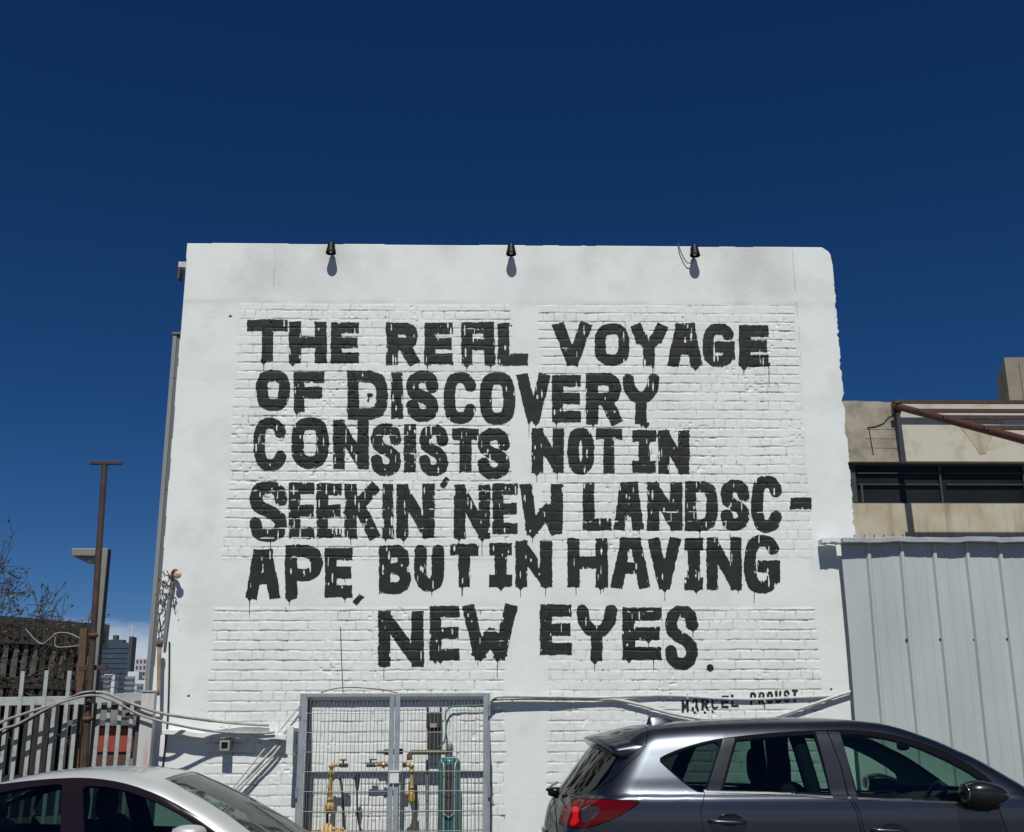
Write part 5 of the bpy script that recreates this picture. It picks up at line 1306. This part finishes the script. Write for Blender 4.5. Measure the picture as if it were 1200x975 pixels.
for sd in (-1, 1):
    rdo = suv_part('rear_door', 'rear_door', M_SUV, 0, sd); fdo = suv_part('front_door', 'front_door', M_SUV, 0, sd)
    suv_part('quarter_window', 'quarter_glass', M_PRIV, .004, sd); suv_part('rear_door_window', 'rear_side_glass', M_DKGL, .005, sd); suv_part('front_door_window', 'front_side_glass', M_GREENGL, .005, sd)
    tl = suv_part('tail_light', 'tail_lamp', M_RED, -.003, sd)
    for nm, lb, m_ in (('clear_lens', 'clear_lens', M_CLEAR), ('reflector', 'reflector', M_REDB), ('lamp_edge', 'lamp_edge', M_TRIM)):
        o = shell_part(nm, S, lb, m_, tl, .001 if nm != 'lamp_edge' else .003, sd)
    for d_, px0, px1, py in ((rdo, 832, 873, 962.5), (fdo, 1022, 1062, 972.5)):
        a_ = suv_px([(px0, py)])[0]; b2 = suv_px([(px1, py+1.5)])[0]; ym = float(suv_half(np.array((a_[0]+b2[0])/2), np.array(a_[1])))
        hb = MB(); pts = [Vector((a_[0]+(b2[0]-a_[0])*t, sd*(ym+o_), a_[1]+(b2[1]-a_[1])*t)) for t, o_ in ((0, -.004), (.08, .028), (.3, .040), (.7, .040), (.92, .028), (1, -.004))]
        hb.tube(smooth_pts(pts, 4), .015, 10); hb.v = [(x, y, a_[1]+(z-a_[1])*.95) for x, y, z in hb.v]
        part('handle', hb, M_SUV, d_, world=False)
        cx = a_[0]+(b2[0]-a_[0])*.58
        part('handle_cup', MB().ell((cx, sd*(ym-.003), a_[1]+.003), (.095, .006, .045), 24, 10), M_TRIM, d_, world=False)
    # door mirror
    m0 = suv_px([(1141, 927)])[0]
    mb = MB().ell((m0[0], sd*1.03, m0[1]-.008), (.150, .125, .082), 28, 18, .74)
    mb.v = [(x-(z-m0[1])*.25*(1 if x > m0[0] else .3), y, m0[1]+(z-m0[1])*(1-.35*max((x-m0[0])/.15, 0))) for x, y, z in mb.v]
    mo = part('door_mirror', mb, mat('dark_mirror_shell', (0.011, 0.012, 0.015), 0.3, metal=.2, coat=.5), suv, world=False)
    mb2 = MB().ell((m0[0]+.02, sd*.975, m0[1]-.085), (.105, .075, .035), 20, 10, .8); mb2.bar((m0[0]+.03, sd*.90, m0[1]-.12), (m0[0]+.02, sd*.98, m0[1]-.09), .10, .03)
    part('mirror_foot', mb2, M_TRIM, mo, world=False)
    part('mirror_glass', MB().ell((m0[0]-.128, sd*1.03, m0[1]-.005), (.012, .10, .062), 20, 10), M_CHROME, mo, world=False)
    for wx in (.90, 3.60): wheel(suv, wx, sd*.80, .35, sd*-1 if sd > 0 else 1)
suv_part('rear_window', 'rear_glass', M_REARGL, .004); suv_part('windscreen', 'windscreen', M_WIND, .004)
suv_part('wheel_arch', 'arch', M_BLACK, .09)
# inner lining so that the cabin is not an empty paint shell
keep_ = np.isin(S.L, [S.names.index(n) for n in ('body', 'surround', 'pillar_cover', 'pillar_cover_b', 'pillar_cover_c', 'rear_door', 'front_door', 'tailgate', 'shut_line', 'cladding')])
T_ = S.T[keep_]; u_, inv_ = np.unique(T_, return_inverse=True)
lv_, lt_ = S.V[u_]-.030*S.N[u_], inv_.reshape(T_.shape); up_ = lv_[lt_][:, :, 2].mean(1) > 1.20
for nm, k_, m_ in (('cabin_lining', ~up_, M_INT), ('headlining', up_, M_HEADL)):
    o = np_mesh(nm, lv_, lt_[k_], m_, None, True, S.N[u_]); o.parent = suv
part('floor_pan', MB().box((.35, -.80, .30), (4.0, .80, .36)), M_INT, suv, world=False)
for sd in (-1, 1): seat(suv, 2.42, sd*.37, .72, 1.20, 1.475, .50)
mb = MB().ell((.98, 0, .80), (.30, .62, .12), 18, 10, .6); mb.ell((.72, 0, 1.03), (.10, .62, .26), 18, 12, .6)
rs = part('rear_seat', mb, M_SEAT, suv, world=False)
for y in (-.36, .36): part('headrest', MB().ell((.69, y, 1.36), (.055, .13, .085), 16, 10, .7), M_SEAT, rs, world=False)
mb = MB().ell((3.10, 0, 1.05), (.32, .72, .135), 24, 12, .65); mb.ell((2.98, -.36, 1.14), (.12, .20, .07), 16, 10, .8)
part('dashboard', mb, M_INT, suv, world=False)
mb = MB(); cst = Vector((2.80, -.36, 1.09)); ring = []
for k in range(25):
    a = 2*math.pi*k/24; ring.append(cst+Vector((math.sin(a)*.19*.42, math.cos(a)*.19, math.sin(a)*.19*.9)))
mb.tube(ring, .017, 8, cap=False); mb.ell(tuple(cst+Vector((.02, 0, 0))), (.03, .07, .055), 12, 8)
for a in (.1, math.pi-.1, -math.pi/2): mb.tube([cst, cst+Vector((math.sin(a)*.19*.42, math.cos(a)*.19, math.sin(a)*.17))], .014, 6)
part('steering_wheel', mb, M_INT, suv, world=False)
part('rear_view_mirror', MB().ell((2.76, 0, 1.52), (.02, .12, .035), 14, 8, .7).tube([(2.79, 0, 1.53), (2.86, 0, 1.575)], .012, 6), M_INT, suv, world=False)
mb = MB()
for sd in (-1, 1): mb.tube([(1.90, sd*.74, .7), (1.84, sd*.735, 1.25), (1.80, sd*.66, 1.50), (1.78, sd*.60, 1.62)], .055, 8)
part('door_pillar', mb, M_INT, suv, world=False)
# roof spoiler
n = 26; v = []; f = []
for i in range(n+1):
    y = -.715+1.43*i/n; t_ = abs(y)/.715; xb = .335+.15*t_**2.4; zb_ = 1.590-.055*t_**2-.045*t_**6; xf = .70+.06*t_**3; zf = float(sT(np.array(xf)))-.045*y*y*1.25+.006-.115*t_**7
    zl = zb_-.022; v += [(xf, y, zf), (xb+.16, y, zb_+.042-.01*t_), (xb+.03, y, zb_+.012), (xb, y, zb_), (xb+.006, y, zl), (xb+.10, y, zl-.018-.02*t_**4), (xf-.05, y, zf-.09)]
for i in range(n):
    for k in range(6): f.append((i*7+k, i*7+k+1, i*7+8+k, i*7+7+k))
f += [tuple(range(7)), tuple(range(n*7+6, n*7-1, -1))]
sp = part('roof_spoiler', MB().add(v, f, True), M_SUV, suv, world=False)
# shark fin aerial, rear wiper pivot, tow badge-free latch
a0 = at(758, 852, SYc); a1 = at(791, 852, SYc); fx0, fx1 = a0[0]-SX, a1[0]-SX; zf0 = float(sT(np.array((fx0+fx1)/2)))
mb = MB(); n = 10; v = []; f = []
for i in range(n+1):
    t_ = i/n; x = fx0+(fx1-fx0)*t_; h_ = .060*(1-t_**2.6)*(min(t_/.06, 1)**.5); w_ = .030*(1-t_**3)*(.4+.6*min(t_/.15, 1)); z_ = float(sT(np.array(x)))-.004
    v += [(x, -w_, z_), (x-.0, -w_*.35, z_+h_*.8), (x-.005, 0, z_+h_), (x-.0, w_*.35, z_+h_*.8), (x, w_, z_)]
for i in range(n):
    for k in range(4): f.append((i*5+k, i*5+k+1, i*5+6+k, i*5+5+k))
f += [(0, 1, 2, 3, 4)]
part('roof_aerial', mb.add(v, f, True), M_SUV, suv, world=False)
wp = MB().lathe((.085, 0.0, 1.200), [(0, -.032), (.022, -.03), (.032, -.015), (.034, .02), (.034, .06)], 16, 'x'); wp.tube([(.05, 0, 1.215), (.10, .25, 1.235), (.15, .45, 1.25)], .012, 6)
part('rear_wiper', wp, M_TRIM, suv, world=False)
part('tailgate_handle', MB().ell((.035, 0, .93), (.030, .26, .028), 24, 10, .7), M_TRIM, suv, world=False)
part('rear_plate', MB().box((-.018, -.26, .80), (-.008, .26, .91)), M_WHITE, suv, world=False)

# ---------------------------------------------------------------- white saloon, left
WX, WYc = -4.62, 8.98
car = thing('parked_sedan', 'pale white saloon car parked facing right at the lower left, in front of the fence', 'car', (WX, WYc, 0))
wW = pchip([.15, .25, .45, .7, .84, .92, .955, 1.02, 1.15, 1.26, 1.34, 1.40, 1.5], [.79, .83, .855, .868, .866, .852, .830, .802, .752, .702, .648, .59, .45])
wP = pchip([-.1, 0, .15, .5, 1.0, 1.6, 3.0, 3.5, 3.9, 4.2, 4.38, 4.5], [.30, .22, .13, .05, .01, 0, 0, .02, .07, .16, .28, .46])
def car_half(x, z): return wW(z)-wP(x)-np.clip(z-1.0, 0, 1)*np.clip(1.4-x, 0, 1.3)*0.12
wT = pchip([-.2, .02, .12, .35, .62, .78, .95, 1.3, 1.67, 1.94, 2.20, 2.43, 2.61, 2.88, 3.15, 3.37, 3.47, 3.73, 4.0, 4.25, 4.38, 4.45, 4.55], [.9, .98, 1.03, 1.045, 1.055, 1.10, 1.18, 1.322, 1.388, 1.404, 1.394, 1.366, 1.305, 1.185, 1.040, .918, .885, .86, .82, .76, .69, .61, .4])
wR = pchip([.15, .3, .6, .9, 1.05, 1.3], [.08, .02, 0, .015, .08, .4])
def car_f(x, y, z):
    ay = np.abs(y)
    f1 = (ay-car_half(x, z))*.92
    kx = np.interp(x, [0, .6, 1.2, 2.1, 2.6, 3.35, 3.6], [.05, .08, .09, .06, .16, .19, .07])
    f2 = (z-(wT(x)-kx*ay*ay))*np.interp(x, [.6, 1.0, 1.5, 2.3, 2.7, 3.35, 3.5], [.98, .94, .97, .98, .90, .88, .97])
    f3 = (wR(z)+.20*ay*ay-x)*.96; f4 = (x-(4.42-.34*ay*ay))*.95; f5 = .20-z
    d = smax(f1, f2, .10+0*x); d = smax(d, f3, .12); d = smax(d, f4, .20); return smax(d, f5, .06)
Cc = Shell(car_f, (-.08, -.96, .12), (4.55, .96, 1.48), 0.021)
def car_px(P, n=0):
    o = []
    for px, py in P:
        Y = 8.25
        for _ in range(6):
            x, _, z = at(px, py, Y); Y = WYc-float(car_half(np.array(x-WX), np.array(z)))
        o.append((x-WX, z))
    return chaikin(o, n) if n else np.array(o)
cdlo = [(-130, 985), (-122, 968), (-80, 938), (-40, 924), (0, 918.5), (40, 914.0), (72, 911.8), (100, 911.2), (128, 914), (155, 920), (185, 931), (212, 945), (236, 960), (256, 976), (272, 992), (262, 1003), (160, 1000), (0, 996), (-110, 994)]
CD = car_px(cdlo, 1)
nearc = lambda C, n: np.abs(n[:, 1]) > .2
Cc.carve('surround', gl(CD), nearc)
G1 = car_px([(97, 923.5), (103, 920.6), (125, 921.5), (150, 927), (180, 938), (208, 952.5), (232, 968), (243, 985), (230, 992), (98, 988)], 0)
G2 = car_px([(-40, 938), (-10, 930.5), (30, 922.5), (66, 918.5), (73, 919.5), (70, 988), (-60, 985), (-66, 970)], 0)
G3 = car_px([(-104, 964), (-82, 948), (-50, 940), (-72, 984), (-106, 984)], 0)
for nm, P_ in (('front_side_glass', G1), ('rear_side_glass', G2), ('quarter_glass', G3)): Cc.carve(nm, gl(P_), nearc, ('surround',))
def wsc(V): return np.maximum(np.maximum(np.abs(V[:, 1])-np.interp(V[:, 2], [.86, .92, 1.29, 1.34], [.745, .73, .555, .53]), V[:, 2]-(1.340-.10*V[:, 1]**2)), .905-.14*V[:, 1]**2-V[:, 2])
wcond = lambda C, n: (n[:, 0] > .2) & (C[:, 0] > 2.4) & (C[:, 0] < 3.62)
Cc.carve('screen_edge', wsc, wcond, off=.014); Cc.carve('windscreen', wsc, wcond, ('screen_edge',))
Cc.carve('rear_glass', lambda V: np.maximum(np.maximum(np.abs(V[:, 1])-np.interp(V[:, 2], [1.08, 1.33], [.62, .50]), V[:, 2]-1.325), 1.085-V[:, 2]), lambda C, n: (n[:, 0] < -.2) & (C[:, 0] < 1.6) & (C[:, 0] > .6))
CF1 = car_px([(88, 991), (255, 1003), (268, 1020), (272, 1120), (110, 1120), (92, 1060)]); CF2 = car_px([(-95, 990), (82, 991), (86, 1060), (100, 1120), (0, 1120), (-60, 1070), (-85, 1020)])
for nm, P_ in (('front_door', CF1), ('rear_door', CF2)):
    Cc.carve('shut_line', gl(P_), lambda C, n: np.abs(n[:, 1]) > .5, off=.003); Cc.carve(nm, gl(P_), lambda C, n: np.abs(n[:, 1]) > .5, ('shut_line',), off=-.002)
HOOD = np.array([(3.425, -.70), (4.30, -.62), (4.36, 0), (4.30, .62), (3.425, .70), (3.50, 0)])
hc = lambda C, n: (n[:, 2] > .3) & (C[:, 0] > 3.4)
Cc.carve('shut_line', lambda V: poly_sdf(HOOD, V[:, 0], V[:, 1]), hc, off=.003); Cc.carve('bonnet', lambda V: poly_sdf(HOOD, V[:, 0], V[:, 1]), hc, ('shut_line',), off=-.003)
COWL = np.array([(3.19, -.74), (3.42, -.70), (3.495, 0), (3.42, .70), (3.19, .74), (3.30, 0)])
Cc.carve('cowl', lambda V: poly_sdf(COWL, V[:, 0], V[:, 1]), lambda C, n: (n[:, 2] > .3) & (C[:, 0] > 3.3) & (C[:, 2] < .94), ('body',))
for wx in (.85, 3.55):
    Cc.carve('arch', lambda V, wx=wx: np.hypot(V[:, 0]-wx, V[:, 2]-.31)-.345, lambda C, n: np.abs(C[:, 1]) > .55, ('body', 'rear_door', 'front_door', 'shut_line'))
for nm, lo_, hi_, y0, y1 in (('head_lamp', .62, .76, .48, .86),):
    Cc.carve(nm, lambda V: np.maximum(np.maximum(lo_-V[:, 2], V[:, 2]-hi_), np.maximum(y0-np.abs(V[:, 1]), 3.95-V[:, 0])), None)
Cc.carve('grille', lambda V: np.maximum(np.abs(V[:, 1])-.42, np.maximum(.42-V[:, 2], V[:, 2]-.62)), lambda C, n: (n[:, 0] > .4) & (C[:, 0] > 4))
Cc.carve('tail_lamp', lambda V: np.maximum(np.maximum(.80-V[:, 2], V[:, 2]-.97), np.maximum(.5-np.abs(V[:, 1]), V[:, 0]-.42)), None)
def cp(n, lab, m_, inset=0, side=None): return shell_part(n, Cc, lab, m_, car, inset, side)
cp('body', 'body', M_SEDAN); cp('window_surround', 'surround', M_TRIMP, .003, -1); cp('window_surround', 'surround', M_TRIMP, .003, 1); cp('shut_line', 'shut_line', M_TRIM, .005); cp('bonnet', 'bonnet', M_SEDAN); cp('cowl', 'cowl', M_TRIM, .012)
cp('windscreen_seal', 'screen_edge', M_TRIM, .002); cp('windscreen', 'windscreen', M_WIND, .003); cp('rear_window', 'rear_glass', M_PRIV, .003); cp('wheel_arch', 'arch', M_BLACK, .08); cp('grille', 'grille', M_TRIM, .01)
for sd in (-1, 1):
    fdo = cp('front_door', 'front_door', M_SEDAN, 0, sd); rdo = cp('rear_door', 'rear_door', M_SEDAN, 0, sd)
    cp('front_door_window', 'front_side_glass', M_DKGL, .004, sd); cp('rear_door_window', 'rear_side_glass', M_DKGL, .004, sd); cp('quarter_window', 'quarter_glass', M_PRIV, .004, sd)
    cp('headlight', 'head_lamp', M_CLEAR, .002, sd); cp('tail_light', 'tail_lamp', M_RED, 0, sd)
    for d_, x in ((fdo, 1.98), (rdo, 1.02)): part('handle', MB().tube([(x, sd*.855, .84), (x+.03, sd*.895, .842), (x+.16, sd*.895, .845), (x+.19, sd*.855, .845)], .013, 8), M_SEDAN, d_, world=False)
    m0 = car_px([(228, 974)])[0]
    mb = MB().ell((m0[0], sd*.955, m0[1]-.012), (.110, .10, .062), 26, 16, .78); mb.bar((m0[0]+.05, sd*.80, m0[1]-.06), (m0[0]+.02, sd*.90, m0[1]-.05), .07, .03)
    mo = part('door_mirror', mb, M_SEDAN, car, world=False)
    part('mirror_glass', MB().ell((m0[0]-.098, sd*.955, m0[1]-.01), (.010, .082, .045), 18, 10), M_CHROME, mo, world=False)
    for wx in (.85, 3.55): wheel(car, wx, sd*.75, .31, -1 if sd > 0 else 1)
keep_ = np.isin(Cc.L, [Cc.names.index(n) for n in ('body', 'surround', 'rear_door', 'front_door', 'shut_line', 'screen_edge')])
T_ = Cc.T[keep_]; u_, inv_ = np.unique(T_, return_inverse=True)
o = np_mesh('cabin_lining', Cc.V[u_]-.028*Cc.N[u_], inv_.reshape(T_.shape), M_INT, None, True, Cc.N[u_]); o.parent = car
part('floor_pan', MB().box((.35, -.74, .24), (3.9, .74, .30)), M_INT, car, world=False)
for sd in (-1, 1): seat(car, 2.50, sd*.34, .50, .975, 1.235, .48)
mb = MB().ell((1.25, 0, .60), (.28, .58, .12), 18, 10, .6); mb.ell((1.02, 0, .80), (.10, .58, .24), 18, 12, .6)
rs = part('rear_seat', mb, M_SEAT, car, world=False)
for y in (-.33, .33): part('headrest', MB().ell((.99, y, 1.07), (.05, .12, .07), 16, 10, .7), M_SEAT, rs, world=False)
part('dashboard', MB().ell((2.98, 0, .83), (.32, .66, .10), 24, 12, .65), mat('dusty_dashboard', (0.05, 0.055, 0.053), .8), car, world=False)
mb = MB(); cst = Vector((2.80, -.34, .90)); ring = [cst+Vector((math.sin(2*math.pi*k/24)*.08, math.cos(2*math.pi*k/24)*.185, math.sin(2*math.pi*k/24)*.165)) for k in range(25)]
mb.tube(ring, .015, 8, cap=False); mb.ell(tuple(cst), (.03, .07, .05), 12, 8)
part('steering_wheel', mb, M_INT, car, world=False)
part('rear_view_mirror', MB().ell((2.57, 0, 1.20), (.02, .11, .03), 14, 8, .7).tube([(2.59, 0, 1.21), (2.62, 0, 1.24)], .010, 6), M_INT, car, world=False)
for sd in (-1, 1):
    part('wiper', MB().tube([(3.34, sd*.45+.1, .885), (3.24, sd*.30-.1, .935), (3.16, sd*.15-.25, .975)], .008, 6), M_TRIM, car, world=False)
